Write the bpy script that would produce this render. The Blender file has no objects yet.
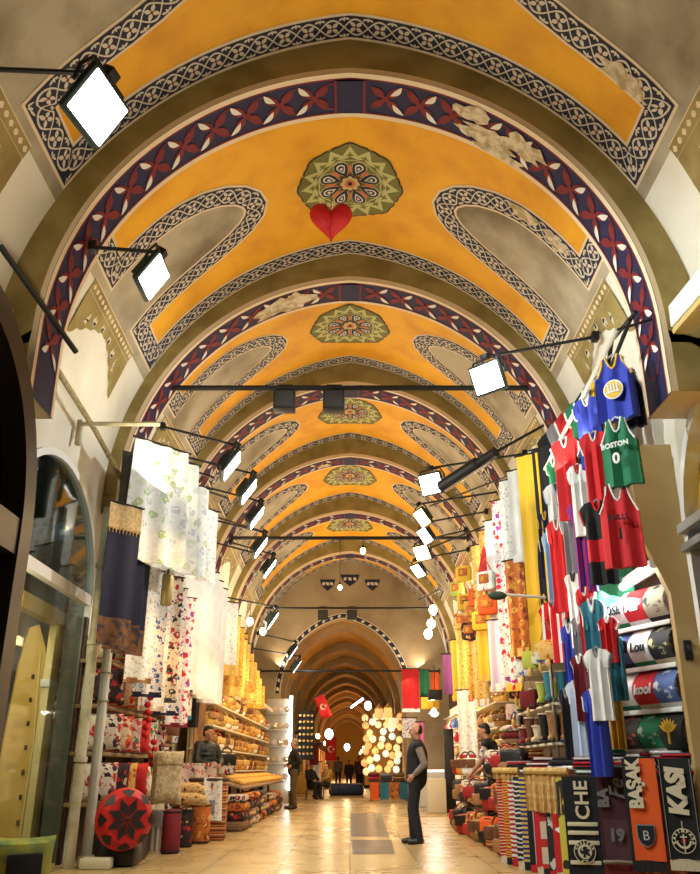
import bpy, bmesh, math, random
from mathutils import Vector, Matrix, noise
R = math.radians
PI = math.pi
rnd = random.Random(7)
S = bpy.context.scene
COL = S.collection

# ------------------------------------------------------------------ camera
CH = 1.1
FPX = 834.0
TH = R(21.65)
cd = bpy.data.cameras.new('camera')
cam = bpy.data.objects.new('camera', cd)
COL.objects.link(cam)
cam.location = (0, 0, CH)
cam.rotation_euler = (R(90) + TH, 0, 0)
cd.sensor_fit = 'HORIZONTAL'
cd.sensor_width = 36
cd.lens = FPX / 700 * 36
cd.clip_end = 300
S.camera = cam

def P(px, py, X=None, Y=None, Z=None):
    """point of the place seen at a photo pixel, at a known wall distance, depth or height; and metres per pixel there"""
    u, v = px - 350.0, 437.0 - py
    d = Vector((u, FPX * math.cos(TH) - v * math.sin(TH), FPX * math.sin(TH) + v * math.cos(TH)))
    k = X / d.x if X is not None else (Y / d.y if Y is not None else (Z - CH) / d.z)
    return Vector((d.x * k, d.y * k, d.z * k + CH)), abs(k)

# ------------------------------------------------------------------ materials
MATS = {}
def M(name, col, rough=.65, metal=0, col2=None, scale=4.0, lo=.42, hi=.62, emit=0, ecol=None, bump=0, bscale=None, spec=.4, detail=4, sheen=0):
    """principled surface; col2 mottles col through a noise"""
    if name in MATS: return MATS[name]
    m = bpy.data.materials.new(name); m.use_nodes = True
    nt = m.node_tree; b = nt.nodes['Principled BSDF']
    b.inputs['Base Color'].default_value = (*col, 1); b.inputs['Roughness'].default_value = rough
    b.inputs['Metallic'].default_value = metal
    b.inputs['Specular IOR Level'].default_value = spec
    if sheen: b.inputs['Sheen Weight'].default_value = sheen
    if emit:
        b.inputs['Emission Color'].default_value = (*(ecol or col), 1); b.inputs['Emission Strength'].default_value = emit
    if col2 or bump:
        tc = nt.nodes.new('ShaderNodeTexCoord')
        n = nt.nodes.new('ShaderNodeTexNoise'); n.inputs['Scale'].default_value = scale; n.inputs['Detail'].default_value = detail
        nt.links.new(tc.outputs['Object'], n.inputs['Vector'])
        if col2:
            r = nt.nodes.new('ShaderNodeValToRGB')
            r.color_ramp.elements[0].position = lo; r.color_ramp.elements[0].color = (*col, 1)
            r.color_ramp.elements[1].position = hi; r.color_ramp.elements[1].color = (*col2, 1)
            nt.links.new(n.outputs['Fac'], r.inputs['Fac']); nt.links.new(r.outputs['Color'], b.inputs['Base Color'])
        if bump:
            bp = nt.nodes.new('ShaderNodeBump'); bp.inputs['Strength'].default_value = bump; bp.inputs['Distance'].default_value = .02
            if bscale:
                n2 = nt.nodes.new('ShaderNodeTexNoise'); n2.inputs['Scale'].default_value = bscale
                nt.links.new(tc.outputs['Object'], n2.inputs['Vector']); nt.links.new(n2.outputs['Fac'], bp.inputs['Height'])
            else:
                nt.links.new(n.outputs['Fac'], bp.inputs['Height'])
            nt.links.new(bp.outputs['Normal'], b.inputs['Normal'])
    MATS[name] = m
    return m

def MF(name, base, cols, scale=9.0, size=.32, rough=.8, ring=None):
    """printed cloth: voronoi blossoms of several colours on a ground, ringed"""
    if name in MATS: return MATS[name]
    m = bpy.data.materials.new(name); m.use_nodes = True
    nt = m.node_tree; L = nt.links.new; b = nt.nodes['Principled BSDF']; b.inputs['Roughness'].default_value = rough
    b.inputs['Specular IOR Level'].default_value = .2
    tc = nt.nodes.new('ShaderNodeTexCoord')
    nz = nt.nodes.new('ShaderNodeTexNoise'); nz.inputs['Scale'].default_value = scale * 1.6; nz.inputs['Detail'].default_value = 3; L(tc.outputs['Object'], nz.inputs['Vector'])
    vm = nt.nodes.new('ShaderNodeVectorMath'); vm.operation = 'MULTIPLY_ADD'; vm.inputs[1].default_value = (1.1 / scale,) * 3; L(nz.outputs['Color'], vm.inputs[0]); L(tc.outputs['Object'], vm.inputs[2])
    v = nt.nodes.new('ShaderNodeTexVoronoi'); v.inputs['Scale'].default_value = scale
    L(vm.outputs[0], v.inputs['Vector'])
    sp = nt.nodes.new('ShaderNodeSeparateColor'); L(v.outputs['Color'], sp.inputs['Color'])
    r = nt.nodes.new('ShaderNodeValToRGB'); r.color_ramp.interpolation = 'CONSTANT'
    el = r.color_ramp.elements
    while len(el) < len(cols): el.new(.5)
    for i, c in enumerate(cols): el[i].position = i / len(cols); el[i].color = (*c, 1)
    L(sp.outputs[0], r.inputs['Fac'])
    lt = nt.nodes.new('ShaderNodeMath'); lt.operation = 'LESS_THAN'; lt.inputs[1].default_value = size
    L(v.outputs['Distance'], lt.inputs[0])
    mx = nt.nodes.new('ShaderNodeMix'); mx.data_type = 'RGBA'; mx.inputs[6].default_value = (*base, 1)
    L(lt.outputs[0], mx.inputs[0]); L(r.outputs['Color'], mx.inputs[7])
    out = mx.outputs[2]
    if ring:
        lt2 = nt.nodes.new('ShaderNodeMath'); lt2.operation = 'LESS_THAN'; lt2.inputs[1].default_value = size * .4
        L(v.outputs['Distance'], lt2.inputs[0])
        mx2 = nt.nodes.new('ShaderNodeMix'); mx2.data_type = 'RGBA'; mx2.inputs[7].default_value = (*ring, 1)
        L(lt2.outputs[0], mx2.inputs[0]); L(out, mx2.inputs[6]); out = mx2.outputs[2]
    # small leaf specks between the blossoms
    v2 = nt.nodes.new('ShaderNodeTexVoronoi'); v2.inputs['Scale'].default_value = scale * 2.7; L(vm.outputs[0], v2.inputs['Vector'])
    l3 = nt.nodes.new('ShaderNodeMath'); l3.operation = 'LESS_THAN'; l3.inputs[1].default_value = .26; L(v2.outputs['Distance'], l3.inputs[0])
    iv = nt.nodes.new('ShaderNodeMath'); iv.operation = 'SUBTRACT'; iv.inputs[0].default_value = 1; L(lt.outputs[0], iv.inputs[1])
    ml = nt.nodes.new('ShaderNodeMath'); ml.operation = 'MULTIPLY'; L(l3.outputs[0], ml.inputs[0]); L(iv.outputs[0], ml.inputs[1])
    m3 = nt.nodes.new('ShaderNodeMix'); m3.data_type = 'RGBA'; m3.inputs[7].default_value = (*cols[-1], 1); L(ml.outputs[0], m3.inputs[0]); L(out, m3.inputs[6]); out = m3.outputs[2]
    L(out, b.inputs['Base Color'])
    MATS[name] = m
    return m

def MS(name, cols, scale=6.0, axis='Z', rough=.8, dist=0.0):
    """striped cloth along an object axis"""
    if name in MATS: return MATS[name]
    m = bpy.data.materials.new(name); m.use_nodes = True
    nt = m.node_tree; L = nt.links.new; b = nt.nodes['Principled BSDF']; b.inputs['Roughness'].default_value = rough
    b.inputs['Specular IOR Level'].default_value = .2
    tc = nt.nodes.new('ShaderNodeTexCoord'); w = nt.nodes.new('ShaderNodeTexWave')
    w.wave_profile = 'SAW'; w.bands_direction = axis; w.inputs['Scale'].default_value = scale
    w.inputs['Distortion'].default_value = dist
    L(tc.outputs['Object'], w.inputs['Vector'])
    r = nt.nodes.new('ShaderNodeValToRGB'); r.color_ramp.interpolation = 'CONSTANT'; el = r.color_ramp.elements
    while len(el) < len(cols): el.new(.5)
    for i, c in enumerate(cols): el[i].position = i / len(cols); el[i].color = (*c, 1)
    L(w.outputs['Fac'], r.inputs['Fac']); L(r.outputs['Color'], b.inputs['Base Color'])
    MATS[name] = m
    return m

def MG(name, tint=(.8, .85, .85), amt=.25):
    """window glass: see-through with a mirror share"""
    if name in MATS: return MATS[name]
    m = bpy.data.materials.new(name); m.use_nodes = True
    nt = m.node_tree; nt.nodes.remove(nt.nodes['Principled BSDF']); o = nt.nodes['Material Output']
    t = nt.nodes.new('ShaderNodeBsdfTransparent'); t.inputs[0].default_value = (*tint, 1)
    g = nt.nodes.new('ShaderNodeBsdfGlossy'); g.inputs['Roughness'].default_value = .04
    mx = nt.nodes.new('ShaderNodeMixShader'); mx.inputs[0].default_value = amt
    nt.links.new(t.outputs[0], mx.inputs[1]); nt.links.new(g.outputs[0], mx.inputs[2]); nt.links.new(mx.outputs[0], o.inputs[0])
    MATS[name] = m
    return m

# ------------------------------------------------------------------ mesh builder
class MB:
    def __init__(s): s.v = []; s.f = []; s.m = []
    def add(s, vs, fs, mi=0, mat=None):
        o = len(s.v)
        s.v.extend([tuple(mat @ Vector(p)) for p in vs] if mat is not None else [tuple(p) for p in vs])
        for f in fs: s.f.append(tuple(i + o for i in f)); s.m.append(mi)
    def box(s, c, d, mi=0, rot=None, taper=1.0):
        x, y, z = d[0] / 2, d[1] / 2, d[2] / 2; t = taper
        vs = [(-x, -y, -z), (x, -y, -z), (x, y, -z), (-x, y, -z), (-x * t, -y * t, z), (x * t, -y * t, z), (x * t, y * t, z), (-x * t, y * t, z)]
        mt = Matrix.Translation(c) @ (rot.to_4x4() if rot is not None else Matrix())
        s.add(vs, [(0, 3, 2, 1), (4, 5, 6, 7), (0, 1, 5, 4), (1, 2, 6, 5), (2, 3, 7, 6), (3, 0, 4, 7)], mi, mt)
        return s
    def rbox(s, c, d, b=.02, mi=0, rot=None, seg=2):
        bm = bmesh.new(); bmesh.ops.create_cube(bm, size=1)
        for v in bm.verts: v.co = Vector((v.co.x * d[0], v.co.y * d[1], v.co.z * d[2]))
        bmesh.ops.bevel(bm, geom=bm.edges[:], offset=min(b, min(d) * .45), segments=seg, affect='EDGES', profile=.5)
        bm.verts.index_update()
        mt = Matrix.Translation(c) @ (rot.to_4x4() if rot is not None else Matrix())
        s.add([v.co.copy() for v in bm.verts], [[v.index for v in f.verts] for f in bm.faces], mi, mt); bm.free()
        return s
    def tube(s, pts, r, n=8, mi=0, closed=False, caps=True):
        pts = [Vector(p) for p in pts]; rr = r if isinstance(r, (list, tuple)) else [r] * len(pts)
        rings = []; N = len(pts); up = Vector((0, 0, 1)); prev = None
        for i, p in enumerate(pts):
            if closed: d = pts[(i + 1) % N] - pts[i - 1]
            else: d = pts[min(i + 1, N - 1)] - pts[max(i - 1, 0)]
            d.normalize()
            a = (prev - d * prev.dot(d)) if prev is not None else (up.cross(d) if abs(d.z) < .95 else Vector((1, 0, 0)).cross(d))
            if a.length < 1e-6: a = Vector((1, 0, 0))
            a.normalize(); prev = a; b = d.cross(a)
            rings.append([p + (a * math.cos(2 * PI * k / n) + b * math.sin(2 * PI * k / n)) * rr[i] for k in range(n)])
        vs = [q for g in rings for q in g]; fs = []
        for i in range(N if closed else N - 1):
            j = (i + 1) % N
            for k in range(n): fs.append((i * n + k, i * n + (k + 1) % n, j * n + (k + 1) % n, j * n + k))
        if caps and not closed: fs.append(tuple(range(n))[::-1]); fs.append(tuple((N - 1) * n + k for k in range(n)))
        s.add(vs, fs, mi); return s
    def lathe(s, prof, n=16, c=(0, 0, 0), mi=0, rot=None, sx=1, sy=1):
        vs = []; fs = []
        for (r, z) in prof:
            for k in range(n): vs.append((r * sx * math.cos(2 * PI * k / n), r * sy * math.sin(2 * PI * k / n), z))
        for i in range(len(prof) - 1):
            for k in range(n): fs.append((i * n + k, i * n + (k + 1) % n, (i + 1) * n + (k + 1) % n, (i + 1) * n + k))
        fs.append(tuple(range(n))[::-1]); fs.append(tuple((len(prof) - 1) * n + k for k in range(n)))
        mt = Matrix.Translation(c) @ (rot.to_4x4() if rot is not None else Matrix())
        s.add(vs, fs, mi, mt); return s
    def ell(s, c, r, n=12, m=8, mi=0, rot=None):
        r = r if isinstance(r, (tuple, list)) else (r, r, r)
        vs = [(0, 0, -r[2])]; fs = []
        for i in range(1, m):
            t = PI * i / m - PI / 2
            for k in range(n): vs.append((r[0] * math.cos(t) * math.cos(2 * PI * k / n), r[1] * math.cos(t) * math.sin(2 * PI * k / n), r[2] * math.sin(t)))
        vs.append((0, 0, r[2])); T = len(vs) - 1
        for k in range(n):
            fs.append((0, 1 + (k + 1) % n, 1 + k)); fs.append((T, 1 + (m - 2) * n + k, 1 + (m - 2) * n + (k + 1) % n))
        for i in range(m - 2):
            for k in range(n):
                a = 1 + i * n; fs.append((a + k, a + (k + 1) % n, a + n + (k + 1) % n, a + n + k))
        mt = Matrix.Translation(c) @ (rot.to_4x4() if rot is not None else Matrix())
        s.add(vs, fs, mi, mt); return s
    def grid(s, fn, nu, nv, mi=0, mif=None):
        o = len(s.v)
        for j in range(nv + 1):
            for i in range(nu + 1): s.v.append(tuple(fn(i / nu, j / nv)))
        for j in range(nv):
            for i in range(nu):
                a = o + j * (nu + 1) + i
                s.f.append((a, a + 1, a + nu + 2, a + nu + 1)); s.m.append(mif((i + .5) / nu, (j + .5) / nv) if mif else mi)
        return s
    def sheet(s, fn, nu, nv, t=.012, mi=0, mif=None):
        """a cloth with two faces and closed edges; fn gives a point, the thickness goes along local y"""
        o = len(s.v); W = nu + 1; H = nv + 1
        for side in (0, 1):
            for j in range(H):
                for i in range(W):
                    p = fn(i / nu, j / nv); s.v.append((p[0], p[1] + side * t, p[2]))
        n = W * H
        for j in range(nv):
            for i in range(nu):
                a = o + j * W + i; q = mif((i + .5) / nu, (j + .5) / nv) if mif else mi
                s.f.append((a, a + 1, a + W + 1, a + W)); s.m.append(q)
                b = a + n; s.f.append((b, b + W, b + W + 1, b + 1)); s.m.append(q)
        def q(a, b, mm): s.f.append((o + a, o + a + n, o + b + n, o + b)); s.m.append(mm)
        for i in range(nu):
            q(i, i + 1, mif((i + .5) / nu, 0) if mif else mi); q(nv * W + i + 1, nv * W + i, mif((i + .5) / nu, 1) if mif else mi)
        for j in range(nv):
            q((j + 1) * W, j * W, mif(0, (j + .5) / nv) if mif else mi); q(j * W + nu, (j + 1) * W + nu, mif(1, (j + .5) / nv) if mif else mi)
        return s
    def poly(s, pts, mi=0):
        o = len(s.v); s.v.extend([tuple(p) for p in pts]); s.f.append(tuple(range(o, o + len(pts)))); s.m.append(mi); return s
    def prism(s, pts, fn, mi=0):
        """outline pts (2-D) extruded between fn(p,0) and fn(p,1)"""
        o = len(s.v); n = len(pts)
        for k in (0, 1): s.v.extend([tuple(fn(p, k)) for p in pts])
        s.f.append(tuple(range(o, o + n))[::-1]); s.f.append(tuple(range(o + n, o + 2 * n))); s.m += [mi, mi]
        for i in range(n):
            j = (i + 1) % n; s.f.append((o + i, o + j, o + n + j, o + n + i)); s.m.append(mi)
        return s
    def build(s, name, mats, parent=None, loc=None, rz=None, smooth=40):
        me = bpy.data.meshes.new(name); me.from_pydata(s.v, [], s.f)
        for m in (mats if isinstance(mats, (list, tuple)) else [mats]): me.materials.append(m)
        me.polygons.foreach_set('material_index', s.m)
        if smooth:
            me.polygons.foreach_set('use_smooth', [True] * len(me.polygons)); me.set_sharp_from_angle(angle=R(smooth))
        me.update()
        return obj(name, me, parent, loc, rz)

def obj(name, me, parent=None, loc=None, rz=None):
    o = bpy.data.objects.new(name, me); COL.objects.link(o)
    if parent is not None: o.parent = parent
    if loc is not None: o.location = loc
    if rz is not None: o.rotation_euler = (0, 0, rz) if not isinstance(rz, (tuple, list)) else rz
    return o

LABELS = {}
def tag(o, label, cat, group=None):
    o['label'] = label; o['category'] = cat
    if group: o['group'] = group
    return o
def thing(name, label, cat, loc=(0, 0, 0), rz=0, group=None):
    return tag(obj(name, None, None, loc, rz), label, cat, group)
def struct(o):
    o['kind'] = 'structure'; return o
def dup(o, loc=None, rz=None, label=None, parent=None, mats=None):
    """copy a thing with its parts and sub-parts"""
    c = o.copy(); COL.objects.link(c)
    if parent is not None: c.parent = parent
    if loc is not None: c.location = loc
    if rz is not None: c.rotation_euler = (0, 0, rz) if not isinstance(rz, (tuple, list)) else rz
    if label: c['label'] = label
    for ch in list(o.children): dup(ch, parent=c)
    return c
ORD = ['first', 'second', 'third', 'fourth', 'fifth', 'sixth', 'seventh', 'eighth', 'ninth', 'tenth', 'eleventh', 'twelfth',
       'thirteenth', 'fourteenth', 'fifteenth', 'sixteenth', 'seventeenth', 'eighteenth', 'nineteenth', 'twentieth']

def text_mesh(t, size, bold=0.0, ext=.003, spacing=1.0, shear=0.0):
    cu = bpy.data.curves.new('lettering', 'FONT'); cu.body = t; cu.size = size; cu.align_x = 'CENTER'; cu.align_y = 'CENTER'
    cu.extrude = ext; cu.offset = bold; cu.space_character = spacing; cu.shear = shear; cu.resolution_u = 3
    o = bpy.data.objects.new('lettering', cu); COL.objects.link(o)
    dg = bpy.context.evaluated_depsgraph_get(); me = bpy.data.meshes.new_from_object(o.evaluated_get(dg))
    bpy.data.objects.remove(o); bpy.data.curves.remove(cu)
    return me
def lettering(t, size, mat, parent, loc, rot=(R(90), 0, 0), bold=0.0, sx=1.0, sy=1.0, name='lettering', spacing=1.0, shear=0.0):
    """raised text; by default it stands upright and faces local -y"""
    me = text_mesh(t, size, bold, .003, spacing, shear); me.materials.clear(); me.materials.append(mat)
    o = obj(name, me, parent, loc); o.rotation_euler = rot; o.scale = (sx, sy, 1)
    return o
# ------------------------------------------------------------------ painted surfaces
mat_yel = M('ochre_paint', (.82, .40, .010), .55, col2=(.66, .28, .006), scale=1.6, lo=.4, hi=.7, detail=6)
mat_grey = M('lunette_plaster', (.44, .38, .27), .6, col2=(.17, .13, .075), scale=.9, lo=.44, hi=.68, detail=9)
mat_olive = M('olive_plaster', (.33, .25, .085), .6, col2=(.23, .165, .05), scale=2.2, detail=7)
mat_cream = M('cream_line', (.72, .58, .40), .6)
mat_navy = M('navy_paint', (.010, .010, .035), .6)
mat_blue = M('blue_ground', (.009, .008, .050), .6)
mat_red = M('crimson_paint', (.17, .009, .012), .6)
mat_white = M('white_paint', (.72, .68, .60), .6)
mat_orn = M('ornament_cream', (.60, .54, .44), .6)
mat_green = M('moss_green_paint', (.16, .15, .03), .6)
mat_pale = M('pale_green_paint', (.50, .48, .20), .6)
mat_rose = M('rose_paint', (.62, .16, .05), .6)
mat_chip = M('flaked_plaster', (.66, .56, .40), .8, col2=(.40, .30, .16), scale=9, lo=.4, hi=.6)
mat_wall = M('white_plaster', (.74, .70, .60), .7, col2=(.60, .55, .43), scale=.9, lo=.45, hi=.75, detail=8, bump=.15)
mat_warm = M('stained_plaster', (.45, .33, .18), .7, col2=(.33, .22, .11), scale=.9, lo=.4, hi=.7, detail=8)
PAINT = [mat_yel, mat_grey, mat_navy, mat_cream, mat_orn, mat_red, mat_white, mat_green, mat_pale, mat_rose, mat_chip, mat_olive, mat_blue, mat_wall]
(YEL, GRY, NAV, CRM, ORN, RED, WHT, GRN, PAL, ROS, CHP, OLV, BLU, WAL) = range(14)

VW, VC = 3.6, .59
VR = VW + VC
PH0 = math.asin(VC / VR)
RISE = math.sqrt(VR * VR - VC * VC)
ARC = (PI / 2 - PH0) * VR
RY = [7.4, 11.6, 15.8, 20.0, 24.2, 28.4]
RC = [8.57, 8.44, 8.56, 8.52, 8.27, 8.04]
RW = [3.14, 3.34, 3.36, 3.36, 3.36, 3.32]
RT = .7
YEND = 31.6

def crown(y):
    if y <= RY[0]: return RC[0] + .5
    for i in range(5):
        if y <= RY[i + 1]:
            t = (y - RY[i]) / (RY[i + 1] - RY[i]); return RC[i] * (1 - t) + RC[i + 1] * t + .5
    return RC[5] + .5
def vault(a, y, off=0.0):
    sg = 1 if a >= 0 else -1; p = PH0 + abs(a) / VR; zs = crown(y) - RISE
    if p <= PI / 2: return (sg * ((VR - off) * math.sin(p) - VC), y, zs + (VR - off) * math.cos(p))
    return (sg * (VW - off), y, zs - (p - PI / 2) * VR)

class Strip:
    """a painted band along a path in the flat (a, y) map of a surface, with mitred corners"""
    def __init__(s, path, surf, closed=False):
        s.p = [Vector((q[0], q[1])) for q in path]; s.closed = closed; n = len(s.p); s.surf = surf; s.mt = []
        for i in range(n):
            a = s.p[i] - s.p[i - 1] if (i > 0 or closed) else None
            b = s.p[(i + 1) % n] - s.p[i] if (i < n - 1 or closed) else None
            if a is None: a = b
            if b is None: b = a
            a = a.normalized(); b = b.normalized(); na = Vector((-a.y, a.x)); nb = Vector((-b.y, b.x)); m = na + nb
            if m.length < 1e-4: m = na.copy()
            m.normalize(); m /= max(.45, m.dot(na)); s.mt.append(m)
        s.q = list(zip(s.p, s.mt)); 
        if closed: s.q.append(s.q[0])
        s.cum = [0.0]
        for i in range(1, len(s.q)): s.cum.append(s.cum[-1] + (s.q[i][0] - s.q[i - 1][0]).length)
        s.L = s.cum[-1]
    def at(s, d, v, off):
        d = min(max(d, 0), s.L); lo, hi = 0, len(s.cum) - 1
        while hi - lo > 1:
            m = (lo + hi) // 2
            if s.cum[m] <= d: lo = m
            else: hi = m
        sg = s.cum[hi] - s.cum[lo]; t = (d - s.cum[lo]) / sg if sg > 1e-9 else 0
        p = s.q[lo][0].lerp(s.q[hi][0], t); m = s.q[lo][1].lerp(s.q[hi][1], t); r = p + m * v
        return s.surf(r.x, r.y, off)
    def band(s, mb, v0, v1, off, mi, ds=.12, d0=0, d1=None):
        d1 = s.L if d1 is None else d1
        ks = sorted(set([d0, d1] + [c for c in s.cum if d0 < c < d1] + [d0 + (d1 - d0) * i / max(1, int((d1 - d0) / ds)) for i in range(int((d1 - d0) / ds))]))
        o = len(mb.v)
        for d in ks: mb.v += [s.at(d, v0, off), s.at(d, v1, off)]
        for i in range(len(ks) - 1):
            a = o + 2 * i; mb.f.append((a, a + 1, a + 3, a + 2)); mb.m.append(mi)
    def shape(s, mb, d, v, pts, off, mi):
        mb.poly([s.at(d + x, v + y, off) for x, y in pts], mi)
    def wave(s, mb, amp, per, ph, w, off, mi, ds):
        n = int(s.L / ds); o = len(mb.v)
        for i in range(n + 1):
            d = s.L * i / n; v = amp * math.sin(PI * d / per + ph) ; mb.v += [s.at(d, v - w, off), s.at(d, v + w, off)]
        for i in range(n):
            a = o + 2 * i; mb.f.append((a, a + 1, a + 3, a + 2)); mb.m.append(mi)

def almond(l, w, ang=0, cx=0, cy=0, bend=0):
    pts = []; n = 5
    for i in range(n + 1): t = i / n; pts.append(((t - .5) * l, w * math.sin(PI * t) + bend * math.sin(PI * t)))
    for i in range(n - 1, 0, -1): t = i / n; pts.append(((t - .5) * l, -w * math.sin(PI * t) + bend * math.sin(PI * t)))
    c, q = math.cos(ang), math.sin(ang)
    return [(cx + x * c - y * q, cy + x * q + y * c) for x, y in pts]

def guilloche(st, mb, w, det):
    """dark band with two interlaced pale strands, blossoms in the loops, cream lines at its rims"""
    h = w / 2
    st.band(mb, -h - .035, h + .035, .006, CRM); st.band(mb, -h, h, .010, NAV)
    n = max(2, 2 * round(st.L / (w * .95) / 2)); per = st.L / n
    st.wave(mb, h * .72, per, 0, .013, .014, ORN, per / det); st.wave(mb, h * .72, per, PI, .013, .014, ORN, per / det)
    for i in range(n):
        d = (i + .5) * per
        for k in range(4):
            st.shape(mb, d, 0, almond(h * .62, h * .17, k * PI / 2 + PI / 4, h * .34 * math.cos(k * PI / 2 + PI / 4), h * .34 * math.sin(k * PI / 2 + PI / 4)), .015, ORN)
        st.shape(mb, d, 0, [(h * .13 * math.cos(q), h * .13 * math.sin(q)) for q in [k * PI / 3 for k in range(6)]], .017, RED)
        if det > 5:
            for sg in (-1, 1):
                for (x, an) in ((-.3, .5), (.3, -.5), (0, PI / 2)):
                    st.shape(mb, i * per, sg * h * .66, almond(h * .42, h * .1, sg * an, x * h * .8, sg * .1 * h), .015, ORN)

def tongue(mid, sg):
    """the painted outline round a side lunette, in the flat map; sg is the side of the vault"""
    a0, a1, a2, hw = 1.42, 2.9, 3.74, .68
    pts = [(a2, hw), (3.3, hw)]
    for i in range(13):
        t = -PI / 2 + PI * i / 12; q = math.cos(t)
        pts.append((a1 - (a1 - a0) * q, -hw * math.sin(t)))
    pts += [(3.3, -hw), (a2, -hw)]
    return [(sg * a, mid + y) for a, y in pts]
def inside(p, poly):
    x, y = p; r = False; n = len(poly)
    for i in range(n):
        x1, y1 = poly[i]; x2, y2 = poly[i - 1]
        if (y1 > y) != (y2 > y) and x < (x2 - x1) * (y - y1) / (y2 - y1) + x1: r = not r
    return r

def medallion(mb, mid, surf):
    def disc(rf, off, mi, n=64, cx=0, cy=0):
        pts = []
        for i in range(n): t = 2 * PI * i / n; r = rf(t); pts.append((cx + r * math.cos(t), cy + r * math.sin(t)))
        o = len(mb.v); mb.v.append(surf(cx, mid + cy, off)); K = 8
        for k in range(1, K + 1): mb.v += [surf(x * k / K, mid + y * k / K, off) for x, y in pts]
        for i in range(n): mb.f.append((o, o + 1 + i, o + 1 + (i + 1) % n)); mb.m.append(mi)
        for k in range(K - 1):
            for i in range(n):
                q = o + 1 + k * n; mb.f.append((q + i, q + n + i, q + n + (i + 1) % n, q + (i + 1) % n)); mb.m.append(mi)
    disc(lambda t: .70 + .06 * abs(math.cos(4 * t)) ** .5 + .03 * abs(math.cos(8 * t)), .010, NAV, 96)
    disc(lambda t: .68 + .06 * abs(math.cos(4 * t)) ** .5 + .03 * abs(math.cos(8 * t)), .014, GRN, 96)
    for k in range(16):
        t = k * PI / 8 + PI / 16
        for s2 in (-1, 1):
            al = almond(.25, .032, t + s2 * .75, .63 * math.cos(t + s2 * .1), .63 * math.sin(t + s2 * .1), .03 * s2)
            mb.poly([surf(x, mid + y, .018) for x, y in al], PAL)
        al = almond(.2, .03, t + PI / 2, .52 * math.cos(t), .52 * math.sin(t)); mb.poly([surf(x, mid + y, .018) for x, y in al], PAL)
    disc(lambda t: .46 + .03 * abs(math.sin(4 * t)), .020, PAL, 64); disc(lambda t: .44 + .03 * abs(math.sin(4 * t)), .023, GRN, 64)
    for k in range(8):
        t = k * PI / 4 + PI / 8; c, s2 = math.cos(t), math.sin(t)
        def drop(sc, off, mi, r0=.31):
            pts = [(-.17 * sc, 0), (-.04 * sc, .075 * sc), (.06 * sc, .105 * sc), (.13 * sc, .07 * sc), (.155 * sc, 0), (.13 * sc, -.07 * sc), (.06 * sc, -.105 * sc), (-.04 * sc, -.075 * sc)]
            mb.poly([surf((r0 + x) * c - y * s2, mid + (r0 + x) * s2 + y * c, off) for x, y in pts], mi)
        drop(1.12, .027, PAL); drop(1, .031, NAV); drop(.62, .035, WHT, .335); drop(.42, .039, NAV, .34); drop(.2, .043, WHT, .34)
        al = almond(.2, .03, t + PI / 8, .30 * math.cos(t + PI / 8), .30 * math.sin(t + PI / 8)); mb.poly([surf(x, mid + y, .03) for x, y in al], ROS)
    disc(lambda t: .15 + .04 * abs(math.cos(4 * t)), .036, RED, 48); disc(lambda t: .12 + .035 * abs(math.cos(4 * t)), .040, PAL, 48)
    disc(lambda t: .09, .044, ROS, 16); disc(lambda t: .045, .048, NAV, 12)

def blotch(mb, surf, a, y, ra, ry, off, seed, mi=CHP):
    q = random.Random(seed); n = 18
    pts = [surf(a + ra * math.cos(2 * PI * i / n) * q.uniform(.55, 1.1), y + ry * math.sin(2 * PI * i / n) * q.uniform(.5, 1.1), off) for i in range(n)]
    o = len(mb.v); mb.v.append(surf(a, y, off)); mb.v += pts
    for i in range(n): mb.f.append((o, o + 1 + i, o + 1 + (i + 1) % n)); mb.m.append(mi)

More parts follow.
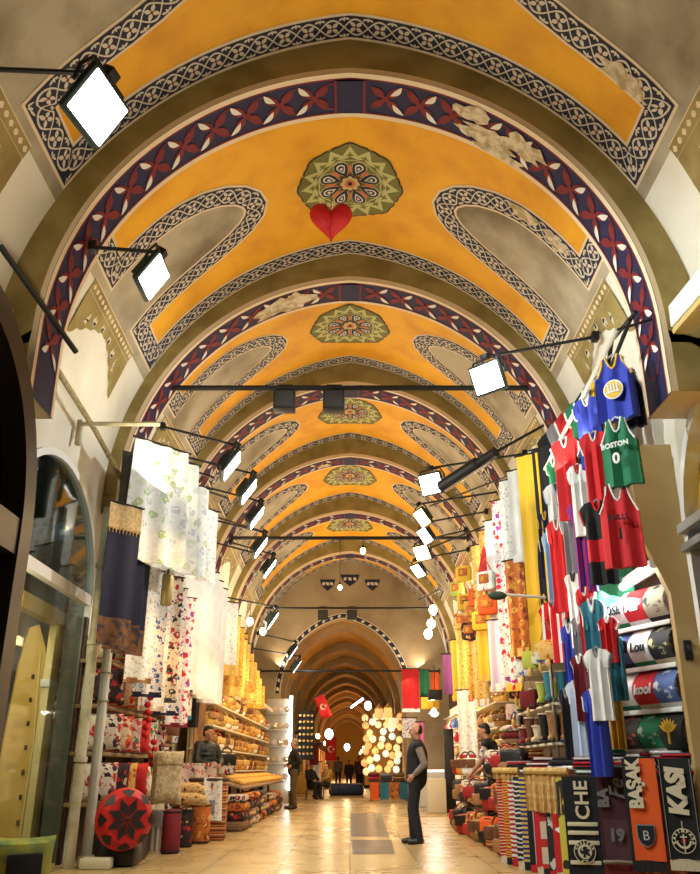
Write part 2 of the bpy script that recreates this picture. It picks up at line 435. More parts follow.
# ---- the vault, bay by bay
BAYS = [(3.9, 7.4)] + [(RY[i] + RT, RY[i + 1]) for i in range(5)] + [(RY[5] + RT, YEND)]
for bi, (y0, y1) in enumerate(BAYS):
    mid = (y0 + y1) / 2; mb = MB(); det = 9 if bi < 3 else 5
    if bi == 6: mid = y0 + 1.25
    tl = tongue(mid, 1); tr = tongue(mid, -1)
    far = min(y1 - .2, mid + 1.62); near = max(y0 + .2, mid - 1.62)
    loop = [(-3.74, far), (3.74, far)] + [(a, y) for a, y in tl] + [(3.74, near), (-3.74, near)] + [(a, y) for a, y in reversed(tr)]
    nu, nv = 150, 40
    o = len(mb.v); y00, y11 = y0 - .35, y1 + .02
    mb.grid(lambda u, v: vault((u - .5) * 2 * ARC, y00 + (y11 - y00) * v), nu, nv,
            mif=lambda u, v: YEL if inside(((u - .5) * 2 * ARC, y00 + (y11 - y00) * v), loop) else (GRY if abs((u - .5) * 2 * ARC) < 4.05 else WAL))
    # finer path along long straight runs so the bands follow the curve
    path = []
    for i in range(len(loop)):
        a = Vector(loop[i]); b = Vector(loop[(i + 1) % len(loop)]); n = max(1, int((b - a).length / .15))
        path += [tuple(a.lerp(b, k / n)) for k in range(n)]
    guilloche(Strip(path, vault, True), mb, .30, det)
    for sg in (-1, 1):
        # scroll pendant under the lunette
        st = Strip([(sg * 4.12, mid - .95 + .1 * k) for k in range(20)], vault)
        st.band(mb, -.09, .09, .006, CRM); st.band(mb, -.075, .075, .010, OLV)
        for k in range(16): st.shape(mb, .08 + k * .117, 0, almond(.08, .035), .014, CRM)
        n = 28; prev = None
        def dep(t): return .12 + .5 * abs(2 * t - 1) ** 1.6 + .05 * abs(math.sin(9 * PI * t))
        o = len(mb.v)
        for k in range(n + 1):
            t = k / n; yy = mid - .95 + 1.9 * t; mb.v += [vault(sg * 4.2, yy, .008), vault(sg * (4.2 + dep(t)), yy, .008)]
        for k in range(n): q = o + 2 * k; mb.f.append((q, q + 1, q + 3, q + 2)); mb.m.append(OLV)
        for t in (.05, .16, .28, .42, .58, .72, .84, .95):
            yy = mid - .95 + 1.9 * t; dd = dep(t) * .55
            for (an, sc) in ((.5, 1), (1.6, .8), (2.7, 1)):
                al = almond(dd * .9 * sc, .035, an, sg * (4.2 + dd), yy, .03); mb.poly([vault(x, y, .013) for x, y in al], ORN if an != 1.6 else NAV)
    if bi: medallion(mb, mid, vault)
    if bi == 0:
        blotch(mb, vault, 3.2, mid + .74, .38, .14, .02, 5); blotch(mb, vault, 4.5, 6.0, .35, .5, .006, 6)
    if bi == 1:
        blotch(mb, vault, 2.6, mid - .70, .35, .12, .02, 8); blotch(mb, vault, 3.2, mid - .7, .3, .13, .02, 9)
    c = mb.build('ceiling', PAINT); struct(c)

# ---- transverse ribs
def ribp(k, f, off=0.0):
    """rib profile: f in -1..1 round the arch, beyond that the straight leg (in metres past the springing)"""
    W = RW[k]; c = .2; r = W + c; p0 = math.asin(c / r); rise = math.sqrt(r * r - c * c); zs = RC[k] - rise
    sg = 1 if f >= 0 else -1; q = abs(f)
    if q <= 1:
        p = p0 + (PI / 2 - p0) * q; return (sg * ((r - off) * math.sin(p) - c), zs + (r - off) * math.cos(p))
    return (sg * (W - off), zs - (q - 1))
ZLEG = 4.52
for k in range(6):
    mb = MB(); W = RW[k]; c = .2; r = W + c; p0 = math.asin(c / r); arc = (PI / 2 - p0) * r
    zs = RC[k] - math.sqrt(r * r - c * c); leg = zs - ZLEG; y = RY[k]
    fs = [-1 - leg * (1 - i / 4) for i in range(4)] + [-1 + 2 * i / 88 for i in range(89)] + [1 + leg * (i + 1) / 4 for i in range(4)]
    def a2f(a):
        return (a / arc if abs(a) <= arc else math.copysign(1 + abs(a) - arc, a))
    def soff(a, w, off=0.0):
        x, z = ribp(k, a2f(a), off); return (x, y + w, z)
    A = arc + leg
    # soffit
    st = Strip([(-A + 2 * A * i / 120, .35) for i in range(121)], soff)
    st.band(mb, -.35, .35, 0, BLU); st.band(mb, -.35, -.275, .006, CRM); st.band(mb, .285, .35, .006, CRM)
    st.band(mb, -.275, -.25, .006, RED); st.band(mb, .26, .285, .006, RED)
    per = .42; n = int((A - .35) / per); det = k < 3
    for sg in (-1, 1):
        for i in range(n):
            a = sg * (.22 + per * (i + .5))
            d = a + A
            for q in range(4):
                t = PI / 4 + q * PI / 2
                st.shape(mb, d, 0, almond(.23, .055, t, .13 * math.cos(t), .125 * math.sin(t)), .010, RED)
            st.shape(mb, d, 0, [(.045 * math.cos(q), .045 * math.sin(q)) for q in [j * PI / 4 for j in range(8)]], .012, RED)
            if det:
                for s2 in (-1, 1):   # thin ring arcs
                    for j in range(6):
                        t0 = PI * j / 6; t1 = PI * (j + 1) / 6; r0, r1 = .19, .212
                        st.shape(mb, d + per / 2, 0, [(r0 * math.cos(s2 * t0), r0 * math.sin(s2 * t0)), (r1 * math.cos(s2 * t0), r1 * math.sin(s2 * t0)), (r1 * math.cos(s2 * t1), r1 * math.sin(s2 * t1)), (r0 * math.cos(s2 * t1), r0 * math.sin(s2 * t1))], .008, RED)
            for (dx, v, an) in ((.16 * sg, .14, .8 * sg), (.12 * sg, -.14, -.9 * sg)):
                st.shape(mb, d + dx, v, almond(.21, .036, an, 0, 0, .02), .014, WHT)
    st.shape(mb, A, 0, [(-.19, -.25), (.19, -.25), (.19, .26), (-.19, .26)], .016, RED)
    st.shape(mb, A, 0, [(-.16, -.25), (.16, -.25), (.16, .26), (-.16, .26)], .024, BLU)
    for (a, w, ra, rw, sd) in {0: ((1.75, .1, .45, .2, 1), (2.2, -.05, .35, .2, 2), (1.5, -.15, .3, .14, 3), (1.95, .25, .4, .1, 4)), 1: ((-1.0, .0, .55, .28, 12), (-1.4, .1, .3, .2, 13)), 3: ((-.7, .1, .2, .15, 17),)}.get(k, ()):
        blotch(mb, lambda u, v, off: soff(u, v, off), a, .35 + w, ra, rw, .018, sd)
    # front and back faces
    def outer(f):
        if abs(f) <= 1:
            x, yy, z = vault(f * ARC, y); return (x, z)
        x, z = ribp(k, f); return (math.copysign(VW, f), z)
    for (yy, flip) in ((y, 0), (y + RT, 1)):
        o = len(mb.v)
        for f in fs:
            xi, zi = ribp(k, f); xo, zo = outer(f); xm, zm = xi + (xo - xi) * .12, zi + (zo - zi) * .12; d = math.hypot(xo - xi, zo - zi) + 1e-6
            e = min(.5, .07 / d); xm, zm = xi + (xo - xi) * e, zi + (zo - zi) * e
            xo += (xo - xi) / d * .04; zo += (zo - zi) / d * .04
            mb.v += [(xi, yy, zi), (xm, yy, zm), (xo, yy, zo)]
        for i in range(len(fs) - 1):
            a = o + 3 * i
            for j, mi in ((0, CRM), (1, OLV)):
                q = (a + j, a + j + 1, a + j + 4, a + j + 3); mb.f.append(q if flip else q[::-1]); mb.m.append(mi)
    for sg in (-1, 1):
        mb.box((sg * (W + VW) / 2 + sg * .005, y + RT / 2, ZLEG + .004), (VW - W - .004, RT - .004, .01), CRM)
    c = mb.build('trim_%d' % (k + 1), PAINT); struct(c)

# ---- side walls
def wall(name, sg, segs, mats):
    mb = MB(); x0, x1 = sg * (VW + .003), sg * (VW + .3)
    def top(y): return crown(y) - RISE + .02
    for (ya, yb, kind) in segs:
        spring, rise = kind or (0, 0); n = 28; cy = (ya + yb) / 2; hw = (yb - ya) / 2
        def arch(y): return spring + rise * math.sqrt(max(0, 1 - ((y - cy) / hw) ** 2))
        for i in range(n):
            a = cy - hw * math.cos(PI * i / n); b = cy - hw * math.cos(PI * (i + 1) / n)
            vs = [(x0, a, arch(a)), (x0, b, arch(b)), (x0, b, top(b)), (x0, a, top(a)), (x1, a, arch(a)), (x1, b, arch(b)), (x1, b, top(b)), (x1, a, top(a))]
            mb.add(vs, [(0, 1, 2, 3), (7, 6, 5, 4), (2, 6, 7, 3)], 0); mb.add(vs, [(0, 4, 5, 1)], 1)
        mb.add([(x0, ya, arch(ya)), (x1, ya, arch(ya)), (x1, ya, top(ya)), (x0, ya, top(ya)), (x0, yb, arch(yb)), (x1, yb, arch(yb)), (x1, yb, top(yb)), (x0, yb, top(yb))], [(0, 1, 2, 3), (7, 6, 5, 4)], 1)
    return struct(mb.build(name, mats))
LW = (8.2, 11.6)
mat_rev = M('grey_green_reveal', (.075, .085, .065), .6)
wall('wall_left', -1, [(-3, LW[0], None), (LW[0], LW[1], (3.28, 1.46)), (LW[1], YEND, None)], [mat_wall, mat_rev])
RWIN = (5.3, 8.5)
wall('wall_right', 1, [(-3, RWIN[0], None), (RWIN[0], RWIN[1], (3.45, 1.35)), (RWIN[1], YEND, None)], [mat_wall, mat_wall])

# ---- end wall with the pointed opening into the further arcade
OW, OC, OX = 2.3, 0.45, -.25
orr = OW + OC; op0 = math.asin(OC / orr); orise = math.sqrt(orr * orr - OC * OC); OZS = 3.62
def opening(f, d=0.0, W=OW, zs=OZS):
    sg = 1 if f >= 0 else -1; q = abs(f); c = OC; r = W + c; p0 = math.asin(c / r)
    if q <= 1:
        p = p0 + (PI / 2 - p0) * q; return (OX + sg * ((r + d) * math.sin(p) - c), zs + (r + d) * math.cos(p))
    return (OX + sg * (W + d), zs - (q - 1) * zs)
mb = MB(); fs = [-2 + i / 8 for i in range(8)] + [-1 + 2 * i / 60 for i in range(61)] + [1 + (i + 1) / 8 for i in range(8)]
o = len(mb.v)
for f in fs:
    xi, zi = opening(f)
    if abs(f) <= 1: xo, _, zo = vault(f * ARC, YEND)
    else: xo, zo = math.copysign(VW, f), (crown(YEND) - RISE) * (2 - abs(f))
    mb.v += [(xi, YEND, zi), (xo * 1.01, YEND, zo + .02), (xi, YEND + .5, zi)]
for i in range(len(fs) - 1):
    a = o + 3 * i; mb.f += [(a, a + 3, a + 4, a + 1), (a, a + 2, a + 5, a + 3)]; mb.m += [0, 0]
def tymp(a, y, off): return (a, YEND - off, y)
st = Strip([opening(-1 + 2 * i / 60, .09) for i in range(61)], tymp)
st.band(mb, -.1, .1, .01, 1); st.band(mb, -.075, .075, .014, 2)
for i in range(26): st.shape(mb, .15 + i * (st.L - .3) / 25, 0, almond(.16, .05, .5), .018, 3)
for (x, w) in ((0, .62), (-.85, .5), (.85, .5)):     # painted pendants at the crown
    zt = 7.98 - abs(x) * .22
    mb.poly([(x - w * .6, YEND - .008, zt), (x - w * .45, YEND - .008, zt - .25), (x, YEND - .008, zt - .45), (x + w * .45, YEND - .008, zt - .25), (x + w * .6, YEND - .008, zt)], 2)
    for q in (-.5, 0, .5): mb.poly([(x + q * w * .6 + u, YEND - .013, zt - .17 + v) for u, v in almond(.17, .06, .8 * (1 if q < 0 else -1))], 3)
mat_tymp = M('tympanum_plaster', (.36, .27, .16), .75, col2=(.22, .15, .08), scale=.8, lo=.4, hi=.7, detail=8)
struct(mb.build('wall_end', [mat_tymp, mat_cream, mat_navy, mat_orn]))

# ---- further arcade, 100 m of lower vault with ribs
mb = MB(); y = YEND + .5; FEND = 112
def farv(f, d=0.0): return opening(f, d, OW + .25, OZS + .05)
fl = [-2 + i / 4 for i in range(4)] + [-1 + 2 * i / 36 for i in range(37)] + [1 + (i + 1) / 4 for i in range(4)]
o = len(mb.v); ys = [YEND + .5 + i * 5.7 for i in range(15)]
for yy in ys: mb.v += [(farv(f)[0], yy, farv(f)[1]) for f in fl]
n = len(fl)
for j in range(len(ys) - 1):
    for i in range(n - 1):
        a = o + j * n + i; f = (fl[i] + fl[i + 1]) / 2; mb.f.append((a, a + 1, a + n + 1, a + n)); mb.m.append(0 if abs(f) < .75 else 1)
struct(mb.build('ceiling', [mat_yel, mat_warm]))
for j in range(14):
    mb = MB(); yy = YEND + 2.6 + j * 5.7
    for (ya, yb, mi) in ((yy, yy + .1, 1), (yy + .1, yy + .5, 0), (yy + .5, yy + .6, 1)):
        o = len(mb.v)
        for f in fl: x, z = opening(f); mb.v += [(x, ya, z), (x, yb, z)]
        for i in range(n - 1): a = o + 2 * i; mb.f.append((a, a + 1, a + 3, a + 2)); mb.m.append(mi)
    for yb in (yy, yy + .6):
        o = len(mb.v)
        for f in fl: x, z = opening(f); x2, z2 = farv(f); mb.v += [(x, yb, z), (x2, yb, z2 + .02)]
        for i in range(n - 1): a = o + 2 * i; mb.f.append((a, a + 1, a + 3, a + 2)); mb.m.append(0 if yb == yy else 2)
    struct(mb.build('trim_%d' % (7 + j), [mat_warm, mat_red, mat_olive]))
mb = MB(); mb.box((OX, FEND, 3), (5.6, .2, 7)); struct(mb.build('wall_far', [M('far_shopfront', (.7, .45, .15), .8)]))

# ---- floor
m = bpy.data.materials.new('stone_floor'); m.use_nodes = True; nt = m.node_tree; L = nt.links.new; b = nt.nodes['Principled BSDF']
tc = nt.nodes.new('ShaderNodeTexCoord'); mp = nt.nodes.new('ShaderNodeMapping'); mp.inputs['Rotation'].default_value = (0, 0, R(90)); L(tc.outputs['Object'], mp.inputs['Vector'])
br = nt.nodes.new('ShaderNodeTexBrick'); br.offset = .5; br.inputs['Scale'].default_value = 1; br.inputs['Brick Width'].default_value = 1.7; br.inputs['Row Height'].default_value = .85
br.inputs['Mortar Size'].default_value = .008; br.inputs['Color1'].default_value = (.52, .37, .16, 1); br.inputs['Color2'].default_value = (.40, .28, .12, 1); br.inputs['Mortar'].default_value = (.12, .09, .05, 1)
L(mp.outputs[0], br.inputs['Vector'])
no = nt.nodes.new('ShaderNodeTexNoise'); no.inputs['Scale'].default_value = 1.1; no.inputs['Detail'].default_value = 5; L(tc.outputs['Object'], no.inputs['Vector'])
mx = nt.nodes.new('ShaderNodeMix'); mx.data_type = 'RGBA'; mx.blend_type = 'MULTIPLY'; mx.inputs[0].default_value = .55
L(br.outputs['Color'], mx.inputs[6]); L(no.outputs['Color'], mx.inputs[7])
hs = nt.nodes.new('ShaderNodeMix'); hs.data_type = 'RGBA'; hs.inputs[0].default_value = .5
rr = nt.nodes.new('ShaderNodeValToRGB'); rr.color_ramp.elements[0].position = .3; rr.color_ramp.elements[1].position = .7
rr.color_ramp.elements[0].color = (.74, .70, .62, 1); rr.color_ramp.elements[1].color = (1, 1, 1, 1); L(no.outputs['Fac'], rr.inputs['Fac'])
L(rr.outputs['Color'], mx.inputs[7]); L(mx.outputs[2], b.inputs['Base Color'])
ro = nt.nodes.new('ShaderNodeMapRange'); ro.inputs['To Min'].default_value = .16; ro.inputs['To Max'].default_value = .42; L(no.outputs['Fac'], ro.inputs['Value']); L(ro.outputs[0], b.inputs['Roughness'])
MATS['stone_floor'] = m
mb = MB(); mb.box((0, 54, -.1), (9, 118, .2)); fl_o = struct(mb.build('floor', m))
mat_slab = M('grey_paving', (.13, .11, .09), .35, col2=(.08, .07, .06), scale=3)
for (ya, yb, x0, x1, x2, x3) in ((12.75, 15.2, .04, .62, .02, .68), (15.9, 24, .02, .68, .0, .82)):
    mb = MB(); mb.poly([(x0, ya, .003), (x1, ya, .003), (x3, yb, .003), (x2, yb, .003)]); mb.build('paving_inlay', mat_slab, fl_o)
# ------------------------------------------------------------------ lamps, rods and beams
LIGHTS = []   # (kind, location, target, energy, colour, spread) collected while the lamps are built, plus added lights that have no lamp
blk = M('black_metal', (.012, .012, .013), .45, spec=.3)
grn_h = M('green_black_metal', (.012, .022, .018), .4, spec=.4)
lens_w = M('lit_lens', (1, 1, 1), .3, emit=7, ecol=(.93, 1, .98))
lens_a = M('lit_amber_lens', (1, .8, .4), .3, emit=9, ecol=(1, .62, .22))
bulb_m = M('lit_bulb', (1, .85, .5), .3, emit=14, ecol=(1, .72, .34))
chrome = M('chrome', (.7, .7, .7), .2, metal=1)
mat_rope = M('old_rope', (.32, .27, .15), .9, col2=(.2, .16, .08), scale=30)
mat_pipe = M('painted_pipe', (.50, .46, .33), .5, col2=(.36, .32, .20), scale=5)

def flood(pos, aim, sz, wallpt, label, lens=None, en=0, col=(.9, 1, 1), tgt=None, group=None):
    """floodlight on a rod: housing, cooling fins, lit lens, yoke and arm"""
    pos = Vector(pos); sg_ = -1 if wallpt[0] < 0 else 1; wallpt = (sg_ * vx(wallpt[2], wallpt[1]), wallpt[1], wallpt[2]); t = thing('floodlight', label, 'floodlight', wallpt, 0, group); w = Vector(wallpt); rel = pos - w
    rot = Vector(aim).to_track_quat('-Y', 'Z').to_matrix()
    def tr(x, y, z): return rel + rot @ Vector((x, y, z)) * sz
    mb = MB(); mb.rbox(tr(0, .06, 0), (.98 * sz, .12 * sz, .84 * sz), .05 * sz, 0, rot); mb.box(tr(0, .18, 0), (.84 * sz, .7 * sz, .16 * sz), 0, rot @ Matrix.Rotation(R(-90), 3, 'X'), .62)
    for i in range(5): mb.box(tr(-.24 + .12 * i, .28, 0), (.03 * sz, .10 * sz, .5 * sz), 0, rot)
    mb.build('housing', grn_h, t)
    MB().rbox(tr(0, -.012, 0), (.84 * sz, .03 * sz, .70 * sz), .012 * sz, 0, rot).build('lens', lens or lens_w, t)
    mb = MB()
    mb.tube([tr(-.52, .1, 0), tr(-.54, .16, .25), tr(-.4, .22, .5), tr(.4, .22, .5), tr(.54, .16, .25), tr(.52, .1, 0)], .025 * sz + .004, 6)
    mb.rbox(tr(0, .24, .56), (.22 * sz, .2 * sz, .16 * sz), .02 * sz, 0, rot); mb.build('yoke', blk, t)
    MB().tube([(0, 0, 0), tr(0, .24, .56)], .022, 8).build('arm', blk, t)
    MB().rbox((0, 0, 0), (.09, .12, .12), .01).build('wall_bracket', blk, t)
    if en: LIGHTS.append(('SPOT', pos + Vector(aim).normalized() * (.10 * sz + .04), tgt, en, col))
    return t

def vx(z, y):
    # half width of the vault or rib at a height
    for k in range(6):
        if RY[k] - .1 <= y <= RY[k] + RT + .1:
            r = RW[k] + .2; zs = RC[k] - math.sqrt(r * r - .04); return (RW[k] if z < zs else math.sqrt(max(.01, r * r - (z - zs) ** 2)) - .2) - .10
    zs = crown(y) - RISE; return (VW if z < zs else math.sqrt(max(.01, VR * VR - (z - zs) ** 2)) - VC) - .10
def onwall(pos, sg, dz=.8, dy=0): return Vector((sg * (VW - .05), pos.y + dy, pos.z + dz))
a, _ = P(98, 108, Y=5.2)
flood(a, (.80, -.20, -.57), .56, (-3.55, 5.2, a.z + .42), 'large floodlight on a rod at the upper left, nearest of all the lamps', en=560, tgt=(2.6, 8.5, 2))
a, _ = P(154, 277, Y=7.75)
flood(a, (.84, -.02, -.55), .52, (-3.05, 7.75, a.z + .38), 'floodlight on a rod over the left shop, second from the camera', en=620, tgt=(2.7, 9.6, 2.6))
LL = [(232, 466, 13.3, 'first floodlight of the left row, above the white shawls'), (249, 492, 15.2, 'second floodlight of the left row, close behind the first'),
      (257, 518, 17.2, 'third floodlight of the left row above the hanging cloths'), (261, 548, 18.6, 'fourth floodlight of the left row, just below the second cross rod'),
      (270, 569, 20.6, 'fifth floodlight of the left row, under the second cross rod'), (273, 621, 22.6, 'sixth floodlight of the left row, below the third cross rod'),
      (293, 653, 29.0, 'seventh floodlight of the left row, near the end wall'), (297, 667, 30.6, 'last floodlight of the left row, against the end wall')]
for (x, y, Y, lb) in LL:
    p, _ = P(x, y, Y=Y)
    flood(p, (.82, .12, -.56), .62, (-3.35 if Y < 20 else -3.5, Y - .25, p.z + .62), 'black ' + lb, en=150, tgt=(2.8, Y + .5, 1.4), group='floodlights along the left side')
RL = [(487, 378, 9.8, (-.62, -.62, -.40), lens_w, 'glaring floodlight facing the camera on the right, above the sports shirts', 420, (-2.9, 12.2, 3.2)),
      (431, 484, 14.4, (-.55, -.72, -.42), lens_w, 'bright greenish white floodlight in the right row beside the long spotlight', 300, (-2.8, 15, 2.6)),
      (422, 518, 17.0, (-.75, -.25, -.6), lens_a, 'floodlight with an amber glow, third in the right row', 140, (-2.8, 19, 2)),
      (425, 536, 18.6, (-.75, -.25, -.6), lens_w, 'fourth floodlight in the right row, just under the second cross rod', 140, (-2.8, 20, 2)),
      (422, 553, 20.2, (-.6, -.62, -.5), lens_a, 'orange lit floodlight in the right row below the second cross rod', 140, (-2.8, 22, 2)),
      (418, 571, 21.8, (-.7, -.3, -.64), lens_w, 'last floodlight in the right row, with a pale green glow', 140, (-2.8, 24, 2))]
for (x, y, Y, aim, ln, lb, en, tg) in RL:
    p, _ = P(x, y, Y=Y)
    flood(p, aim, .50 if Y < 12 else .50, (3.3 if Y < 20 else 3.5, Y - .1, p.z + .55), lb, ln, en=en, tgt=tg, col=(1, .6, .25) if ln is lens_a else (.92, 1, 1))
# long black spotlight tube
p0, _ = P(496, 452, Y=13.0); p1, _ = P(442, 487, Y=14.0)
t = thing('tube_spotlight', 'long black tubular spotlight slanting down beside the right floodlights', 'spotlight', p0)
d = p1 - p0; MB().tube([(0, 0, 0), d * .3, d * .32, d], [.09, .09, .12, .12], 12).build('barrel', blk, t)
MB().tube([d * .1, d * .95], .03, 6).build('cooling_fin', chrome, t).location = (0, -.06, -.12)
MB().tube([(0, 0, 0), Vector((3.3, 13.0, p0.z + .5)) - p0], .025, 6).build('arm', blk, t)

# rods across the arcade
ROD = []
for i, (y, Y, x0, x1, lb) in enumerate([(388, 12.05, -2.98, 2.98, 'nearest black rod across the arcade, with two loudspeakers under it'), (538, 20.4, -2.95, 2.95, 'second black rod across the arcade, behind the row of floodlights'),
                                        (608, 28.7, -2.95, 2.95, 'third black rod across the arcade, just before the plain end wall'), (671, 30.9, -3.2, 3.2, 'lowest black rod across the arcade, in front of the far opening')]):
    p, _ = P(350, y, Y=Y)
    t = thing('cross_rod', lb, 'rod', (0, Y, p.z)); MB().tube([(x0, 0, 0), (x1, 0, 0)], .045 if i < 2 else .035, 8).build('bar', blk, t)
    for x in (x0, x1): MB().lathe([(.1, -.02), (.1, .02)], 10, (x, 0, 0), 0, Matrix.Rotation(R(90), 3, 'Y')).build('wall_plate', blk, t)
    ROD.append(p.z)
for (x, zr, Y, s, lb) in ((285, 0, 12.05, .34, 'left of the two black loudspeakers under the nearest cross rod'), (334, 0, 12.05, .34, 'right of the two black loudspeakers under the nearest cross rod'),
                          (323, 2, 28.7, .34, 'left black loudspeaker under the cross rod before the end wall'), (352, 2, 28.7, .34, 'right black loudspeaker under the cross rod before the end wall')):
    X = (x - 350) / 834 * (Y * math.cos(TH) + (ROD[zr] - CH) * math.sin(TH))
    t = thing('loudspeaker', lb, 'loudspeaker', (X, Y, ROD[zr] - .04)); MB().rbox((0, 0, -.2), (s, .26, .32), .02).build('cabinet', blk, t)
    MB().rbox((0, -.135, -.2), (s * .86, .012, .27), .004).build('grille', M('speaker_grille', (.03, .03, .03), .8), t); MB().tube([(-.12, 0, 0), (-.12, 0, .09), (.12, 0, .09), (.12, 0, 0)], .012, 6).build('hook', blk, t)

def rod(name, label, cat, pts, r, mat=blk, n=8):
    pts = [Vector(p) for p in pts]; return tag(MB().tube([p - pts[0] for p in pts], r, n).build(name, mat, None, pts[0]), label, cat)
rod('wall_rod', 'thin black stay slanting down from the second floodlight arm at the far left', 'rod', [P(0, 246, X=-3.3)[0], P(76, 352, X=-2.9)[0]], .03)
rod('wall_rod', 'short black upright crossing the arm of the second floodlight', 'rod', [P(17, 262, Y=7.7)[0], P(20, 230, Y=7.7)[0]], .03)
a = P(0, 300, X=-3.45)[0]; b = P(48, 355, X=-3.4)[0]; c = P(95, 430, X=-3.35)[0]; d = P(122, 480, X=-3.2)[0]; e = P(143, 500, X=-3.0)[0]
rod('rope', 'old tan rope slung along the left wall above the arched window', 'rope', [a, b, c, d, e], .035, mat_rope)
t = thing('awning_bracket', 'rusty awning bracket of square bar on the left wall beside the arched window', 'bracket', P(80, 424, X=-3.5)[0])
q = P(160, 424, Y=t.location.y)[0] - t.location
MB().tube([(0, 0, 0), q], .03, 6).build('arm', mat_pipe, t); MB().box((0, 0, -.12), (.06, .06, .34)).build('wall_plate', mat_pipe, t)
for i, (x0, y0, X0, x1, y1, X1, lb) in enumerate([(163, 460, -3.1, 214, 478, -2.3, 'thin black outrigger rod above the patterned shawls, nearest of its row'), (178, 482, -3.2, 228, 498, -2.45, 'thin black outrigger rod above the patterned shawls, second of its row'),
        (195, 512, -3.2, 258, 530, -2.1, 'thin black outrigger rod where the shawls end'), (205, 540, -3.3, 262, 555, -2.1, 'thin black outrigger rod above the long white cloth'),
        (430, 548, 1.9, 490, 524, 3.2, 'slanting black rod in the right row above the yellow textiles'),
        (430, 506, 1.9, 545, 462, 3.3, 'slanting black rod on the right under the long spotlight'), (440, 590, 2.2, 418, 600, 1.9, 'short black rod on the right holding the string of bulbs')]):
    A_, B_ = P(x0, y0, X=X0)[0], P(x1, y1, X=X1)[0]
    for q_ in (A_, B_): m_ = vx(q_.z, q_.y); q_.x = max(-m_, min(m_, q_.x))
    rod('outrigger_rod', lb, 'rod', [A_, B_], .022)

# bulbs
def bulb(p, label, drop, group=None, r=.07, en=25, mat=None):
    t = thing('hanging_bulb', label, 'light bulb', p, 0, group)
    MB().tube([(0, 0, .05), (0, 0, drop)], .008, 5).build('wire', blk, t)
    MB().lathe([(.02, .02), (.035, .03), (.035, .09), (.02, .1)], 8).build('socket', blk, t)
    MB().ell((0, 0, -r * .7), (r, r, r * 1.2)).build('glass', mat or bulb_m, t)
    if en: LIGHTS.append(('POINT', p + Vector((0, 0, -r * 2.2)), None, en, (1, .7, .35)))
bulb(P(340, 586, Y=22.5)[0], 'single bulb hanging on a long wire under the far vault', 1.3, r=.06, en=12)
bulb(P(363, 549, Y=21.5)[0], 'bulb hanging by the second cross rod near the middle of the vault', .3, r=.07, en=14)
for (x, y, Y, lb) in ((250, 619, 24, 'nearer of two warm bulbs under the far left wall'), (263, 629, 26, 'farther of two warm bulbs under the far left wall')):
    bulb(P(x, y, Y=Y)[0], lb, .35, r=.10, en=60)
for i, (x, y) in enumerate(((433, 607), (431, 621), (428, 631))):
    bulb(P(x, y, Y=22.5)[0], ['topmost', 'middle', 'lowest'][i] + ' of three bright bulbs strung at the far right wall', .3 - .02 * i, r=.11, en=45)
# ------------------------------------------------------------------ goods: shapes
def pillow(mb, w, h, d, mi=0, c=(0, 0, 0)):
    def q(u, v, s):
        a, b = 2 * u - 1, 2 * v - 1
        k = math.sqrt(max(0, 1 - a ** 4) * max(0, 1 - b ** 4))
        return (c[0] + a * w / 2 * (1 - .07 * (1 - b * b)), c[1] + s * d / 2 * k, c[2] + h / 2 + b * h / 2 * (1 - .07 * (1 - a * a)))
    mb.grid(lambda u, v: q(u, v, -1), 10, 10, mi); mb.grid(lambda u, v: q(1 - u, v, 1), 10, 10, mi); return mb
def cloth(mb, w, h, folds=3, amp=.03, nu=18, nv=10, mi=0, mif=None, flare=0.0, sway=.0, seed=0, t=.012):
    q = random.Random(seed); ph = q.uniform(0, 6)
    mb.sheet(lambda u, v: ((u - .5) * w * (1 + flare * (v)), amp * math.sin(folds * 2 * PI * u + ph) * (.35 + .65 * v) + sway * v * v, -h * v), nu, nv, t, mi, mif); return mb
